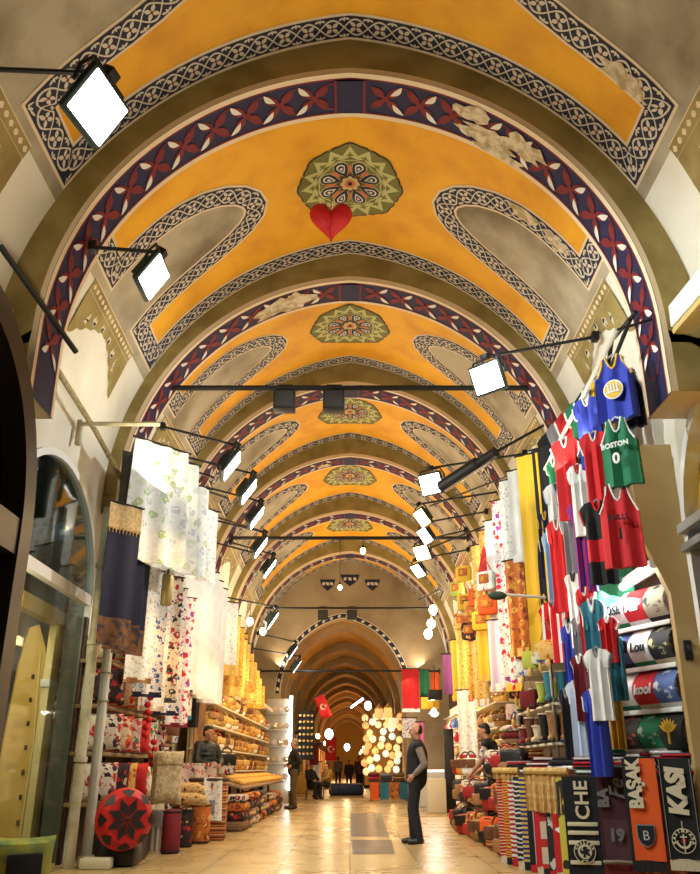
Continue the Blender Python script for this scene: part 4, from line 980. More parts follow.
t = thing('roll_holder', 'small brass cylinder lamp clipped on a black bracket before the long strips', 'lamp', P(167, 590, X=-2.6)[0]); MB().lathe([(.07, -.22), (.08, -.2), (.08, .2), (.07, .22)], 14).build('shade', M('old_brass', (.35, .27, .10), .4, metal=.6), t); MB().tube([(0, 0, .2), (0, 0, .55), (-.45, 0, .62)], .02, 6).build('arm', blk, t)

# ------------------------------------------------------------------ gold goods
t = thing('gold_shelves', 'long lit wall shelving full of golden bags behind the left slipper table', 'shelf', (-3.05, 24.6, 0))
GZ = [1.05, 1.5, 1.95, 2.4]
for z in GZ: MB().rbox((-.04, 0, z - .024), (.50, 12.6, .04), .008).build('shelf', palew, t)
for k in range(7): MB().rbox((-.24, -6.2 + 2.07 * k, 1.5), (.05, .05, 3.0), .006).build('upright', palew, t)
MB().box((-.30, 0, 1.5), (.02, 12.6, 3.0)).build('back_panel', M('amber_back', (.5, .3, .1), .7), t); MB().rbox((.25, 0, 2.98), (.14, 12.8, .12), .02).build('awning_beam', palew, t)
proto = {}
nms = [('gold brocade', GLD, goldc), ('amber brocade', GLD2, tanl), ('cream brocade', F10, goldc), ('orange leaf', F3, tanl), ('tan leather', tanl, brownl)]
for ri, z in enumerate(GZ):
    for ci in range(20):
        k = (ri * 3 + ci * 2 + ci // 4) % 5; loc = (-2.98 + rnd.uniform(-.02, .02), 18.62 + .615 * ci + .06 * rnd.random(), z); rz = R(40 + rnd.uniform(-30, 30)); sc_ = rnd.uniform(.85, 1.0)
        lb = '%s handbag, %s along the %s shelf of the golden display' % (nms[k][0], ORD[ci], ['lowest', 'second', 'third', 'top'][ri])
        if k not in proto: proto[k] = o = thing('handbag', lb, 'bag', loc, rz, 'golden bags on the left shelving'); handbag(o, .46, .265, .18, nms[k][1], nms[k][2])
        else: o = dup(proto[k], loc, rz, lb)
        o.scale = (sc_,) * 3
for i in range(4):
    t = thing('gold_hanging', ORD[i] + ' golden embroidered cloth hung past the plain white cloths', 'cloth', (-2.55, 17.3 + .62 * i, 4.3 - .16 * i), R(48), 'golden cloths on the left'); cloth(MB(), .62, 1.25, 2, .03, 12, 8, seed=i).build('cloth', [F10, GLD2, GLD, GLD2][i], t); MB().tube([(-.31, 0, .01), (.31, 0, .01)], .014, 6).build('rod', blk, t)
t = thing('slipper_table', 'long sloping wooden table with rows of golden slippers on the left', 'table', (-2.45, 23.2, 0))
MB().rbox((0, 0, .80), (.72, 10.4, .05), .01, 0, Matrix.Rotation(R(14), 3, 'Y')).build('top', woodm, t)
for y in (-5, -2.5, 0, 2.5, 5): MB().rbox((-.10, y, .39), (.06, .06, .78), .008).build('leg', woodd, t); MB().rbox((-.30, y, .41), (.06, .06, .82), .008).build('leg', woodd, t)
slp = None
for ri in range(2):
    for ci in range(16):
        loc = (-2.58 + .30 * ri, 18.3 + .64 * ci, .866 - .075 * ri); lb = '%s golden slippers, %s pair along the %s row of the sloping table' % (['embroidered', 'pointed'][ri], ORD[ci], ['wall side', 'aisle side'][ri])
        if slp is None:
            slp = thing('slipper_pair', lb, 'slippers', loc, (Matrix.Rotation(R(14), 3, 'Y') @ Matrix.Rotation(R(80), 3, 'Z')).to_euler()[:], 'golden slippers on the left table')
            for sg in (-1, 1):
                sh = MB().tube([(sg * .075, .13, .043), (sg * .075, .06, .052), (sg * .075, -.04, .056), (sg * .075, -.12, .048), (sg * .075, -.17, .06), (sg * .075, -.185, .095)], [.035, .045, .05, .04, .02, .008], 10).build('slipper', GLD2, slp); MB().ell((sg * .075, .07, .078), (.028, .06, .014), 10, 6).build('lining', redc, sh)
        else: dup(slp, loc, tuple((Matrix.Rotation(R(14), 3, 'Y') @ Matrix.Rotation(R(80 + rnd.uniform(-10, 10)), 3, 'Z')).to_euler()), lb)
for i in range(7):
    t = thing('gold_hanging', ORD[i] + ' small amber cloth hung over the golden bag shelving', 'cloth', (-2.66, 19.9 + .75 * i, 4.05 - .13 * i), R(45), 'amber cloths over the golden shelving'); cloth(MB(), .66, .92 - .05 * i, 2, .03, 12, 8, seed=i + 20).build('cloth', [GLD, GLD2, F3][i % 3], t); MB().tube([(-.33, 0, .01), (.33, 0, .01)], .014, 6).build('rod', blk, t)
# rug and bag stacks under the table, along the aisle
SM = [SEQ, KIL, F5, blackl, KIL2, brownl, F2, darkc]
n = 0
for i in range(9):
    y = 17.45 + i * 1.06; h = 0
    for k in range(4 if i < 4 else 3):
        hh = [.185, .15, .165, .13][k]; mm = SM[(i * 3 + k * 2) % 8]
        lb = '%s, %s up in the %s stack along the left aisle edge' % ({id(SEQ): 'folded striped rug', id(KIL): 'folded red kilim', id(F5): 'folded black leaf cloth', id(blackl): 'black leather case', id(KIL2): 'folded orange kilim', id(brownl): 'brown leather case', id(F2): 'folded white flowered cloth', id(darkc): 'folded charcoal cloth'}[id(mm)], ORD[k], ORD[i])
        o = thing('folded_rug' if mm not in (blackl, brownl) else 'leather_case', lb, 'rug' if mm not in (blackl, brownl) else 'case', (-2.19 + .02 * (k % 2), y, h), R(rnd.uniform(-6, 6)), 'stacks along the left aisle')
        MB().rbox((0, 0, hh / 2), (.40, .78, hh - .006), .05 if mm not in (blackl, brownl) else .02).build('body', mm, o); MB().rbox((.195, 0, hh * .5), (.03, .7, hh * .35), .01).build('fold' if mm not in (blackl, brownl) else 'clasp', goldc if mm in (blackl, brownl) else mm, o); h += hh
a = P(226, 770, X=-2.5)[0]
t = thing('hanging_bag', 'black and white printed bag hanging beside the seated man', 'bag', (a.x, a.y, a.z - .1), R(40)); handbag(t, .4, .42, .14, F2, blackl)
for i, (x, y, mm, nm) in enumerate(((200, 715, tanl, 'tan'), (216, 712, redc, 'red'), (220, 745, maroonc, 'maroon'), (196, 690, blackc, 'black'))):
    a = P(x, y, X=-3.05)[0]; t = thing('hanging_scarf', nm + ' scarf hanging in the doorway behind the man in the quilted jacket', 'scarf', (a.x, a.y, a.z + .4), R(50)); cloth(MB(), .26, 1.1, 1, .02, 8, 8, seed=i).build('cloth', mm, t); MB().tube([(-.14, 0, .01), (.14, 0, .01)], .012, 6).build('rod', blk, t)
for i, (x, y0, lb) in enumerate(((150, 690, 'red pompom garland hanging at the end of the cushion shelves'), (154, 742, 'short red pompom garland beside the tall shaggy cushion'))):
    a = P(x, y0, X=-2.85)[0]; t = thing('pompom_garland', lb, 'garland', a); n_ = 7 - 3 * i; MB().tube([(0, 0, .1), (0, 0, -.1 * n_)], .006, 4).build('cord', blackc, t); mb = MB()
    for k in range(n_): mb.ell((.02 * math.sin(k * 2), 0, -.1 * k), (.05, .05, .045), 10, 7)
    mb.build('pompom', redc, t)
# ------------------------------------------------------------------ right side: wall pieces
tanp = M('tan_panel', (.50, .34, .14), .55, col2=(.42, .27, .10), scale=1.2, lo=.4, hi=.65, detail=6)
t = struct(obj('window_2', None, None, (3.56, (RWIN[0] + RWIN[1]) / 2, 0)))
cy2 = 0; hw2 = (RWIN[1] - RWIN[0]) / 2
C0 = archpts(0, hw2 + .02, 3.45, 1.37); C1 = archpts(0, hw2 - .09, 3.45, 1.26)
MB().prism(C0 + [(hw2 + .02, 0), (hw2 - .09, 0)] + C1[::-1] + [(-hw2 + .09, 0), (-hw2 - .02, 0)], lambda p, k: (-.06 + .2 * k, p[0], p[1])).build('window_frame', wf, t)
MB().prism(C1, lambda p, k: (.10 + .02 * k, p[0], p[1])).build('fan_panel', M('yellow_fan_panel', (.80, .44, .03), .4, col2=(.75, .38, .02), scale=2), t)
MB().rbox((-.02, 0, 3.42), (.22, 2 * hw2, .10), .01).build('transom', M('grey_transom', (.35, .36, .36), .4), t); MB().rbox((-.02, 0, 3.22), (.20, 2 * hw2, .08), .01).build('lower_transom', M('grey_transom2', (.2, .2, .2), .4), t)
MB().box((.1, 0, 1.58), (.04, 2 * hw2 - .1, 3.16)).build('door_panel', woodd, t)
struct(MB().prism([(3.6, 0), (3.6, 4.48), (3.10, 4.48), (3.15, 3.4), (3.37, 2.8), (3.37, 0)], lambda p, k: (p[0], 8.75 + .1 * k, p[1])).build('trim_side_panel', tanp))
mb = MB(); mb.box((3.575, 20.2, 2.0), (.04, 22.4, 4.0)); struct(mb.build('wall_right_shopfront', woodd))
t = thing('wall_switch', 'small black switch box on the tan panel at the right edge', 'switch box', (3.46, 8.73, 2.22)); MB().rbox((0, 0, 0), (.08, .04, .2), .01).build('cover', blk, t); MB().rbox((0, -.025, .02), (.03, .02, .06), .004).build('toggle', darkc, t)
t = thing('wall_duct', 'white boxed duct with a yellow underside on the right wall above the rib foot', 'duct', (3.25, 6.3, 5.05)); MB().rbox((0, -.2, .1), (.22, 2.2, .24), .02, 0, Matrix.Rotation(R(4), 3, 'X')).build('casing', whitem, t); MB().rbox((0, -.2, -.06), (.2, 2.2, .06), .01, 0, Matrix.Rotation(R(4), 3, 'X')).build('underside', M('ochre_lintel', (.5, .4, .1)), t)
rod('power_cable', 'black cable drooping from the white duct to the shirt rail', 'cable', [P(636, 312, X=3.05)[0], P(612, 340, X=2.95)[0], P(606, 380, X=2.9)[0], P(630, 320, X=3.0)[0]], .025)
a = P(617, 330, X=2.75)[0]; b = P(545, 469, X=2.75)[0]
t = thing('shirt_rail', 'pale rail slung along the right side carrying the sports shirts', 'rail', a); MB().tube([(0, 0, 0), b - a], .025, 8).build('bar', M('pale_rail', (.5, .48, .42), .4), t)
for k in (.0, 1.0): MB().tube([(b - a) * k, (b - a) * k + Vector((.75, 0, .25))], .015, 6).build('wall_arm', blk, t)

# ------------------------------------------------------------------ sports shirts
W = whitec
JS = [  # x, y(centre), w px, h px, X, kind, body, trim, label, extras
 (633, 398, 20, 62, 2.95, 'tank', navyc, W, 'navy tank top with a white side line, behind the blue roundel top', {}),
 (600, 405, 22, 60, 2.9, 'tank', yellowc, W, 'yellow tank top half hidden behind the blue roundel top', {}),
 (616, 388, 40, 70, 2.75, 'tank', bluec, yellowc, 'royal blue tank top with a round yellow bridge badge, top of the shirt display', dict(disc=1, ink=yellowc)),
 (590, 432, 34, 66, 2.75, 'tee', bluec, W, 'royal blue short sleeved shirt left of the badge top', {}),
 (620, 452, 38, 72, 2.7, 'tank', greenc, W, 'green tank top with a white 0 on the chest', dict(word='BOSTON', number='0', ink=W)),
 (598, 470, 34, 72, 2.75, 'tee', redc, W, 'red shirt beside the green tank top', {}),
 (569, 478, 34, 76, 2.75, 'tee', redc, W, 'red shirt with white trim, second row at the left end of the rail', {}),
 (581, 500, 26, 66, 2.72, 'tee', W, redc, 'white shirt between the two red shirts', {}),
 (556, 487, 18, 50, 2.8, 'tee', greenc, W, 'small green shirt at the far end of the rail', {}),
 (621, 525, 40, 86, 2.65, 'tank', redc, W, 'red tank top with dark lettering, lowest of the near shirts', dict(word='BULLS', number='1', ink=blackc)),
 (601, 542, 38, 76, 2.68, 'tee', blackc, redc, 'black shirt with a broad red band', dict(band=redc)),
 (584, 545, 26, 84, 2.72, 'tee', MS('claret_blue_stripe', [(.03, .03, .3), (.35, .02, .08), (.03, .03, .3), (.35, .02, .08)], 4.5, 'X'), bluec, 'claret and blue striped shirt', {}),
 (572, 556, 20, 80, 2.75, 'tee', greyc, W, 'grey shirt beside the striped one', {}),
 (559, 520, 28, 68, 2.72, 'tee', W, skyc, 'white shirt below the green one', {}),
 (561, 565, 26, 84, 2.68, 'tee', redc, W, 'red shirt with white sleeves under the white one', dict(band=None)),
 (548, 545, 18, 60, 2.78, 'tee', navyc, yellowc, 'navy shirt with a yellow crest side', {}),
 (546, 590, 20, 90, 2.72, 'tee', navyc, W, 'long navy shirt at the far left of the shirts', {}),
 (553, 575, 16, 80, 2.74, 'tee', skyc, W, 'sky blue shirt beside the long navy one', {}),
 (588, 622, 22, 62, 2.68, 'tee', redc, W, 'red shirt hanging below the striped shirt', {}),
 (577, 610, 20, 66, 2.72, 'tee', W, blackc, 'white shirt hanging below the grey one', {}),
 (556, 632, 34, 54, 2.66, 'tee', MS('red_white_stripe', [(.55, .015, .02), (.8, .8, .78), (.55, .015, .02)], 3.2, 'X'), redc, 'red and white striped shirt above the teal boots', {}),
 (572, 660, 20, 62, 2.66, 'tee', bluec, W, 'blue shirt on the lower rail, next to the boots', {}),
 (583, 650, 20, 60, 2.68, 'tee', greyc, W, 'grey shirt on the lower rail', {}),
 (598, 655, 28, 100, 2.72, 'tee', tealc, W, 'long teal shirt on the lower rail', {}),
 (583, 688, 20, 56, 2.60, 'tee', maroonc, W, 'maroon shirt in front of the teal one', {}),
 (600, 684, 30, 62, 2.58, 'tee', W, greyc, 'white printed shirt in front of the long teal shirt', {}),
 (617, 668, 26, 56, 2.85, 'tee', tealc, blackc, 'short teal shirt beside the folded towels', {}),
 (581, 728, 24, 82, 2.56, 'tee', M('pale_blue_cloth', (.55, .62, .75), .85), W, 'long pale blue shirt touching the table pile', {}),
 (598, 732, 28, 74, 2.54, 'tee', bluec, W, 'dark blue shirt touching the table pile', {}),
 (570, 728, 18, 68, 2.64, 'tee', blackc, greyc, 'black shirt at the left end of the lower rail', {}),
 (616, 712, 20, 62, 2.85, 'tee', M('amber_cloth', (.55, .28, .03), .85), blackc, 'amber shirt hanging below the short teal shirt', {}),
 (610, 640, 22, 40, 2.8, 'tee', redc, W, 'red cap coloured shirt crumpled beside the towels', {}),
]
hangm = M('clear_hanger', (.3, .3, .3), .3)
for i, (x, y, wp, hp, X, kind, body, trim, lb, ex) in enumerate(JS):
    c, mpp = P(x, y, X=X); w = wp * mpp * (.95 if kind == 'tank' else .70); h = hp * mpp * (1.0 if kind == 'tank' else 1.12)
    t = thing('sports_shirt', lb, 'shirt', (c.x, c.y, c.z + h / 2), R(-36 + rnd.uniform(-12, 12)), 'sports shirts on the right')
    ex = {k: v for k, v in ex.items() if v is not None}
    shirt(t, w, h, kind, body, trim, i, **ex)
    MB().tube([(-w * .32, -.0, -.05), (0, 0, .02), (w * .32, 0, -.05)], .012, 5).build('hanger', hangm, t)

for i in range(14):
    x = 548 + (i % 7) * 10.5; y = 470 + (i // 7) * 150 - (i % 7) * 10; nm, mm, tr = [('white', W, redc), ('navy', navyc, W), ('red', redc, W), ('black', blackc, yellowc), ('sky blue', skyc, W), ('white trimmed green', greenc, W), ('grey', greyc, blackc)][(i * 3 + i // 7) % 7]
    c, mpp = P(x, y, X=3.12); t = thing('sports_shirt', '%s shirt, %s from the boots in the %s back row behind the shirts' % (nm, ORD[i % 7], ['upper', 'lower'][i // 7]), 'shirt', (c.x, c.y, c.z + .45), R(-30 + rnd.uniform(-8, 8))); shirt(t, .46, 1.15, 'tee', mm, tr, 40 + i); MB().tube([(-.15, -.0, -.05), (0, 0, .02), (.15, 0, -.05)], .012, 5).build('hanger', hangm, t)

# ------------------------------------------------------------------ folded towels over shelf edges
a, b = P(600, 602, X=3.2)[0], P(650, 569, X=3.2)[0]
t = thing('fluorescent_lamp', 'long white fluorescent lamp under the shirts at the right', 'lamp', (a + b) / 2); d = (b - a)
MB().rbox((.08, 0, .06), (.16, d.length, .10), .02).build('housing', whitem, t); MB().tube([(0, -d.length * .48, 0), (0, d.length * .48, 0)], .045, 10).build('tube', M('lit_tube', (1, 1, 1), .3, emit=10, ecol=(.95, 1, 1)), t)
LIGHTS.append(('AREA', (a + b) / 2 + Vector((-.1, 0, -.1)), (a + b) / 2 + Vector((-1.2, 0, -2)), 55, (.95, 1, 1)))
def tw(nm, c1, c2, **k): return M('towel_' + nm, c1, .85, col2=c2, scale=7, lo=.56, hi=.60, **k)
TW = [[('cream towel with dark lettering', tw('cream', (.66, .58, .42), (.08, .07, .07)), None), ('red towel with white script', redc, 'Mar'), ('cream and black chequered towel', tw('chq', (.5, .44, .32), (.04, .04, .04)), None), ('white towel with a grey crest', whitec, 'DSE')],
      [('purple and red towel', tw('pur', (.30, .05, .22), (.6, .03, .08)), None), ('navy towel with a white swoosh', M('slate_navy', (.05, .07, .2), .85), None), ('white towel with black handwriting', whitec, 'Lou'), ('black towel with a silver and gold print', tw('blk', (.03, .03, .03), (.5, .42, .2)), None)],
      [('brown printed towel', tw('brn', (.25, .10, .04), (.6, .3, .1)), None), ('white towel with a small black print', whitec, None), ('red towel with white writing', redc, 'kool'), ('slate blue towel with white splashes', tw('slb', (.07, .11, .26), (.6, .62, .66)), None)],
      [('white towel with a yellow and red emblem', tw('wye', (.7, .66, .55), (.6, .42, .03)), None), ('black towel with an orange emblem', tw('bor', (.03, .025, .02), (.55, .10, .03)), None), ('green towel with a white swirl', tw('grn', (.02, .22, .10), (.45, .6, .45)), None), ('black towel with a golden palm', tw('bgp', (.025, .025, .02), (.03, .03, .02)), 'palm')]]
a0 = P(648, 600, X=3.28)[0]
for ri, row in enumerate(TW):
    zt = 3.02 - .45 * ri; A_, B_ = Vector((3.50, 9.08, 0)), Vector((2.98, 10.28, 0)); dr = (B_ - A_).normalized(); out = Vector((-dr.y, dr.x, 0)) * -1
    if out.x > 0: out = -out
    rt = math.atan2(out.x, -out.y)
    t = thing('towel_shelf', ['top', 'second', 'third', 'lowest'][ri] + ' white shelf strip holding folded towels at the right', 'shelf', (*((A_ + B_) / 2 - out * .05).xy, zt - .45), rt); MB().rbox((0, .03, 0), (1.3, .26, .03), .006).build('board', palew, t); MB().rbox((0, -.11, .0), (1.3, .02, .05), .004).build('edge_strip', whitem, t)
    for ci, (lb, mm, wd) in enumerate(row):
        k = (3 - ci) if ri in (1, 2, 3) else [3, 1, 0, 2][ci]
        pp = A_ + dr * (.16 + .325 * k)
        o = thing('folded_towel', '%s, on the %s towel shelf' % (lb, ['top', 'second', 'third', 'lowest'][ri]), 'towel', (pp.x, pp.y, zt - .024), rt, 'folded towels at the right')
        MB().sheet(lambda u, v: ((u - .5) * .315, .08 - .21 * math.sin(PI * (.12 + .75 * v)), -.40 * v), 6, 12, .03).build('cloth', mm, o, smooth=60)
        MB().sheet(lambda u, v: ((u - .5) * .32, .075 - .21 * math.sin(PI * (.12 + .75 * (.88 + .12 * v))), -.40 * (.88 + .12 * v)), 6, 2, .03).build('hem', [creaml, whitec, blackc, greenc][(ci + ri) % 4], o)
        if wd == 'palm':
            mb = MB()
            for q in range(7): an = R(30 + 20 * q); mb.add([(x, -.145, z - .2) for x, z in almond(.16, .022, an, .07 * math.cos(an), .07 * math.sin(an))], [tuple(range(10))])
            mb.box((0, -.142, -.25), (.02, .02, .13)); mb.build('emblem', yellowc, o)
        elif wd: lettering(wd, .15, whitec if mm is redc else blackc, o, (0, -.142, -.2), (R(90), 0, 0), bold=.004, shear=.2)

# ------------------------------------------------------------------ scarf table
TA, TB, TC = Vector((2.0, 11.7, 0)), Vector((2.36, 9.40, 0)), Vector((3.22, 8.72, 0))
t = thing('scarf_table', 'long market table under the scarves at the right foreground', 'table', (2.9, 10.5, 0))
def rel(p, z): return (p.x - 2.9, p.y - 10.5, z)
TP = [TA + Vector((.08, 0, 0)), TB + Vector((.1, .08, 0)), TC + Vector((0, .1, 0)), Vector((3.5, 8.98, 0)), Vector((3.5, 11.7, 0))]
MB().prism(TP, lambda p, k: rel(p, .98 + .05 * k)).build('top', woodd, t)
for p in (TP[0] + Vector((.08, -.08, 0)), TP[1] + Vector((.1, .05, 0)), TP[3] + Vector((-.1, .15, 0)), TP[4] + Vector((-.1, -.1, 0))): MB().rbox(rel(p, .49), (.06, .06, .98), .01).build('leg', woodd, t)
MB().prism([TA + Vector((.16, 0, 0)), TB + Vector((.18, .1, 0)), TC + Vector((0, .2, 0)), TC + Vector((0, .22, 0)), TB + Vector((.20, .12, 0)), TA + Vector((.18, 0, 0))], lambda p, k: rel(p, .02 + .95 * k)).build('skirt', M('rust_cloth', (.30, .07, .015), .85), t)
# folded piles on the table
piles = [('white', whitec), ('green', greenc), ('black', blackc), ('red', redc), ('grey', greyc), ('navy', navyc), ('cream', creaml), ('maroon', maroonc)]
q = random.Random(11)
for r_ in range(2):
    for ci in range(6):
        f = ci / 5; base = (TA.lerp(TB, f * 1.6) if f < .625 else TB.lerp(TC, (f - .625) / .375)) + Vector((.26 + .40 * r_, .26 + .30 * r_, 0)); z = 1.037
        base.x = min(base.x, 3.30)
        for k in range(3 + (ci > 2) + r_):
            nm, mm = piles[(ci * 3 + k * 2 + r_) % 8]; hh = q.uniform(.035, .06)
            o = thing('folded_scarf', '%s folded scarf, %s up in the %s %s pile on the scarf table' % (nm, ORD[k], ORD[ci], ['front', 'back'][r_]), 'scarf', (base.x, base.y, z), R(q.uniform(-12, 12) - 20), 'folded scarves on the table')
            MB().rbox((0, 0, hh / 2), (.32, .24, hh - .003), hh * .4).build('cloth', mm, o); MB().rbox((0, -.11, hh / 2), (.28, .03, hh * .5), .008).build('fold', [whitec, blackc, redc][(ci + k) % 3], o); z += hh
def ringtext(txt, r, size, mat, parent, c, a0, a1, bold=.002):
    for i, ch in enumerate(txt):
        an = a0 + (a1 - a0) * i / max(1, len(txt) - 1)
        me = text_mesh(ch, size, bold); me.materials.clear(); me.materials.append(mat); o = obj('lettering', me, parent, (c[0] + r * math.cos(an), c[1], c[2] + r * math.sin(an)))
        o.rotation_euler = (Matrix.Rotation(-(an - PI / 2), 3, 'Y') @ Matrix.Rotation(R(90), 3, 'X')).to_euler()
VERT = (R(90), R(-90), 0)
ivory = M('ivory_knit', (.66, .56, .38), .85)
def scarf(name, label, p, z, w, h, rz, mats, mif=None, fringe=None, group='club scarves hung along the table', tilt=0):
    t = thing('club_scarf', label, 'scarf', (p.x, p.y, z), (0, 0, rz), group)
    cloth(MB(), w, h, 1, .008, 10, 24, 0, mif, t=.02).build('knit', mats, t)
    if fringe:
        mb = MB()
        for k in range(14): mb.box((-w / 2 + w * (k + .5) / 14, .01, -h - .045), (w / 16, .014, .10), 0)
        mb.build('fringe', fringe, t)
    return t
dirF = math.atan2((TC - TB).y, (TC - TB).x)
# KASI
p = TB.lerp(TC, .93) + Vector((0, -.03, 0))
def stripeK(u, v): return 1 if abs(u - .94) < .03 or abs(u - .06) < .03 else 0
t = scarf('k', 'black scarf lettered KASI with a round anchor emblem, rightmost on the table front', p, 1.19, .30, .89, dirF + R(14), [blackc, M('grey_line_knit', (.25, .25, .25), .85), ivory], None, ivory)
lettering('KASI', .225, ivory, t, (-.0, -.028, -.30), VERT, bold=.014, sx=.95, spacing=.95, shear=.12)
for x in (-.14, .14): MB().box((x, -.012, -.445), (.006, .01, .87)).build('edge_line', M('grey_line_knit', (.25, .25, .25)), t)
mb = MB(); mb.tube([(.105 * math.cos(q_), -.018, -.73 + .105 * math.sin(q_)) for q_ in [2 * PI * k / 28 for k in range(28)]], .004, 4, closed=True); mb.tube([(.06 * math.cos(q_), -.018, -.73 + .06 * math.sin(q_)) for q_ in [PI + PI * k / 10 for k in range(11)]], .011, 5); mb.tube([(0, -.018, -.67), (0, -.018, -.83)], .007, 5); mb.tube([(0, -.018, -.56), (0, -.018, -.65)], .005, 5); mb.box((0, -.02, -.695), (.06, .006, .012)); mb.build('emblem', ivory, t)
MB().tube([(.018 * math.cos(q_), -.022, -.73 + .018 * math.sin(q_)) for q_ in [2 * PI * k / 10 for k in range(10)]], .004, 4, closed=True).build('emblem_centre', redc, t)
ringtext('KASIMPAŞA', .085, .038, ivory, t, (0, -.02, -.73), R(190), R(-10))
# BASAK
p = TB.lerp(TC, .60) + Vector((0, -.05, 0))
t = scarf('b', 'orange and black scarf lettered BAŞAK with a shield emblem', p, 1.19, .32, .92, dirF + R(14), [orangec, blackc], lambda u, v: 1 if (u < .52 and v < .44) or u < .10 or u > .97 else 0, blackc)
lettering('BAŞAK', .175, ivory, t, (-.05, -.028, -.235), VERT, bold=.009, sx=.84, spacing=.92)
sh_ = [(-.075, .08), (.075, .08), (.075, -.02), (.055, -.07), (0, -.10), (-.055, -.07), (-.075, -.02)]
MB().prism(sh_, lambda q_, k: (q_[0] * 1.12, -.016 - .006 * k, q_[1] * 1.12 - .69)).build('shield', M('grey_line_knit', (.25, .25, .25)), t); MB().prism(sh_, lambda q_, k: (q_[0], -.020 - .008 * k, q_[1] - .69)).build('shield_field', blackc, t)
lettering('B', .12, M('silver_knit', (.5, .5, .5), .8), t, (0, -.032, -.70), bold=.0)
# dark maroon scarf
p = TB.lerp(TC, .33) + Vector((0, -.04, 0))
t = scarf('m', 'dim dark maroon scarf with grey script letters, between the CHE and BAŞAK scarves', p, 1.10, .30, .88, dirF + R(20), [M('dark_maroon_knit', (.05, .012, .016), .85), M('maroon_block', (.08, .03, .035), .85)], lambda u, v: 1 if v > .55 and .1 < u < .9 else 0, maroonc)
lettering('Fe', .20, M('ash_knit', (.16, .14, .14), .8), t, (.05, -.028, -.2), VERT, bold=.004, shear=.3); lettering('BA', .14, M('ash_knit', (.16, .14, .14)), t, (-.09, -.028, -.28), VERT, bold=.008); lettering('19', .15, M('ash_knit', (.1, .08, .08)), t, (.0, -.028, -.62), bold=.008)
MB().tube([(-.15, -.03, -.86), (0, -.05, -.85), (.15, -.03, -.86)], .02, 6).build('lower_cord', M('sequin_cord', (.2, .14, .1), .5), t)
# CHE
p = TB.lerp(TC, .03) + Vector((-.02, -.04, 0))
t = scarf('c', 'black scarf lettered CHE with cream bars and a round lion emblem', p, 1.02, .34, 1.0, dirF + R(22), [blackc, ivory], lambda u, v: 0, ivory)
lettering('CHE', .19, ivory, t, (.02, -.028, -.225), VERT, bold=.004, sx=1.0)
for z in (-.45, -.53, -.62, -.80): MB().rbox((0, -.014, z), (.30, .012, .038), .004).build('bar', ivory, t)
mb = MB(); mb.lathe([(.105, 0), (.105, .01)], 28, (0, -.02, -.70), 0, Matrix.Rotation(R(90), 3, 'X')); mb.build('emblem_ring', blackc, t)
mb = MB(); mb.lathe([(.068, .0), (.068, .014)], 24, (0, -.022, -.70), 0, Matrix.Rotation(R(90), 3, 'X')); mb.tube([(.104 * math.cos(q_), -.03, -.70 + .104 * math.sin(q_)) for q_ in [2 * PI * k / 28 for k in range(28)]], .004, 4, closed=True); mb.build('emblem_disc', ivory, t)
lion = [(-.01, .045), (.012, .05), (.03, .038), (.018, .03), (.04, .02), (.045, .03), (.05, .015), (.028, .005), (.03, -.012), (.048, -.02), (.05, -.045), (.03, -.035), (.012, -.02), (0, -.028), (.006, -.05), (-.022, -.05), (-.014, -.03), (-.025, -.015), (-.042, -.02), (-.05, .01), (-.04, .035), (-.034, .012), (-.02, .008), (-.014, .02), (-.026, .03)]
MB().prism(lion, lambda q_, k: (q_[0], -.037 - .006 * k, q_[1] - .70)).build('lion', blackc, t)
ringtext('CHELSEA', .086, .034, ivory, t, (0, -.033, -.70), R(160), R(20)); ringtext('F.C.', .086, .03, ivory, t, (0, -.033, -.70), R(-110), R(-70))
# narrow scarves along the aisle side
side = math.atan2((TB - TA).y, (TB - TA).x)
NS = [(.03, 'red and cream striped', MS('red_cream_knit', [(.5, .02, .02), (.65, .5, .3), (.4, .015, .02)], 9, 'Z', dist=3), None), (.13, 'red with yellow blocks', MS('red_yellow_knit', [(.5, .02, .02), (.7, .42, .03), (.45, .02, .02), (.6, .32, .04)], 5, 'Z', dist=4), None), (.22, 'white and red', MS('white_red_knit', [(.7, .68, .6), (.42, .02, .03)], 6, 'Z', dist=4), None),
      (.31, 'white and black', MS('white_black_knit', [(.68, .66, .6), (.04, .04, .04), (.03, .03, .04)], 6, 'Z', dist=5), None), (.40, 'yellow and navy barred', MS('yellow_navy_knit', [(.03, .03, .16), (.68, .5, .06), (.06, .03, .2), (.55, .36, .05)], 3.2, 'Z'), None), (.49, 'black edged with grey', MS('black_grey_knit', [(.02, .02, .02), (.02, .02, .02), (.4, .4, .42)], 3.0, 'X'), None),
      (.58, 'plain red', redc, None), (.66, 'cream and red patterned', MS('cream_red_knit', [(.65, .52, .36), (.5, .04, .03), (.6, .5, .4)], 1.2, 'Z', dist=2), None), (.74, 'black and white patterned', MF('bw_knit', (.03, .03, .03), [(.6, .58, .5), (.03, .03, .03)], 8, .4), None), (.82, 'red lettered', redc, 'A'), (.90, 'yellow and black badged', M('yellow_black_knit', (.62, .52, .06), .85, col2=(.03, .03, .02), scale=5, lo=.55, hi=.57), None), (.975, 'black lettered PARIS', blackc, 'PARIS')]
for i, (f, nm, mm, wd) in enumerate(NS):
    p = TA.lerp(TB, f) + Vector((-.04, -.02, 0))
    t = scarf('n', nm + ' narrow scarf, %s from the far end of the table' % ORD[i], p, 1.0, .20, .92, side + R(44), mm, None, [ivory, blackc, redc][i % 3], 'narrow scarves along the table side')
    if wd: lettering(wd, .15 if len(wd) > 1 else .14, whitec, t, (0, -.028, -.52), VERT, bold=.008, sx=.9, shear=.15)
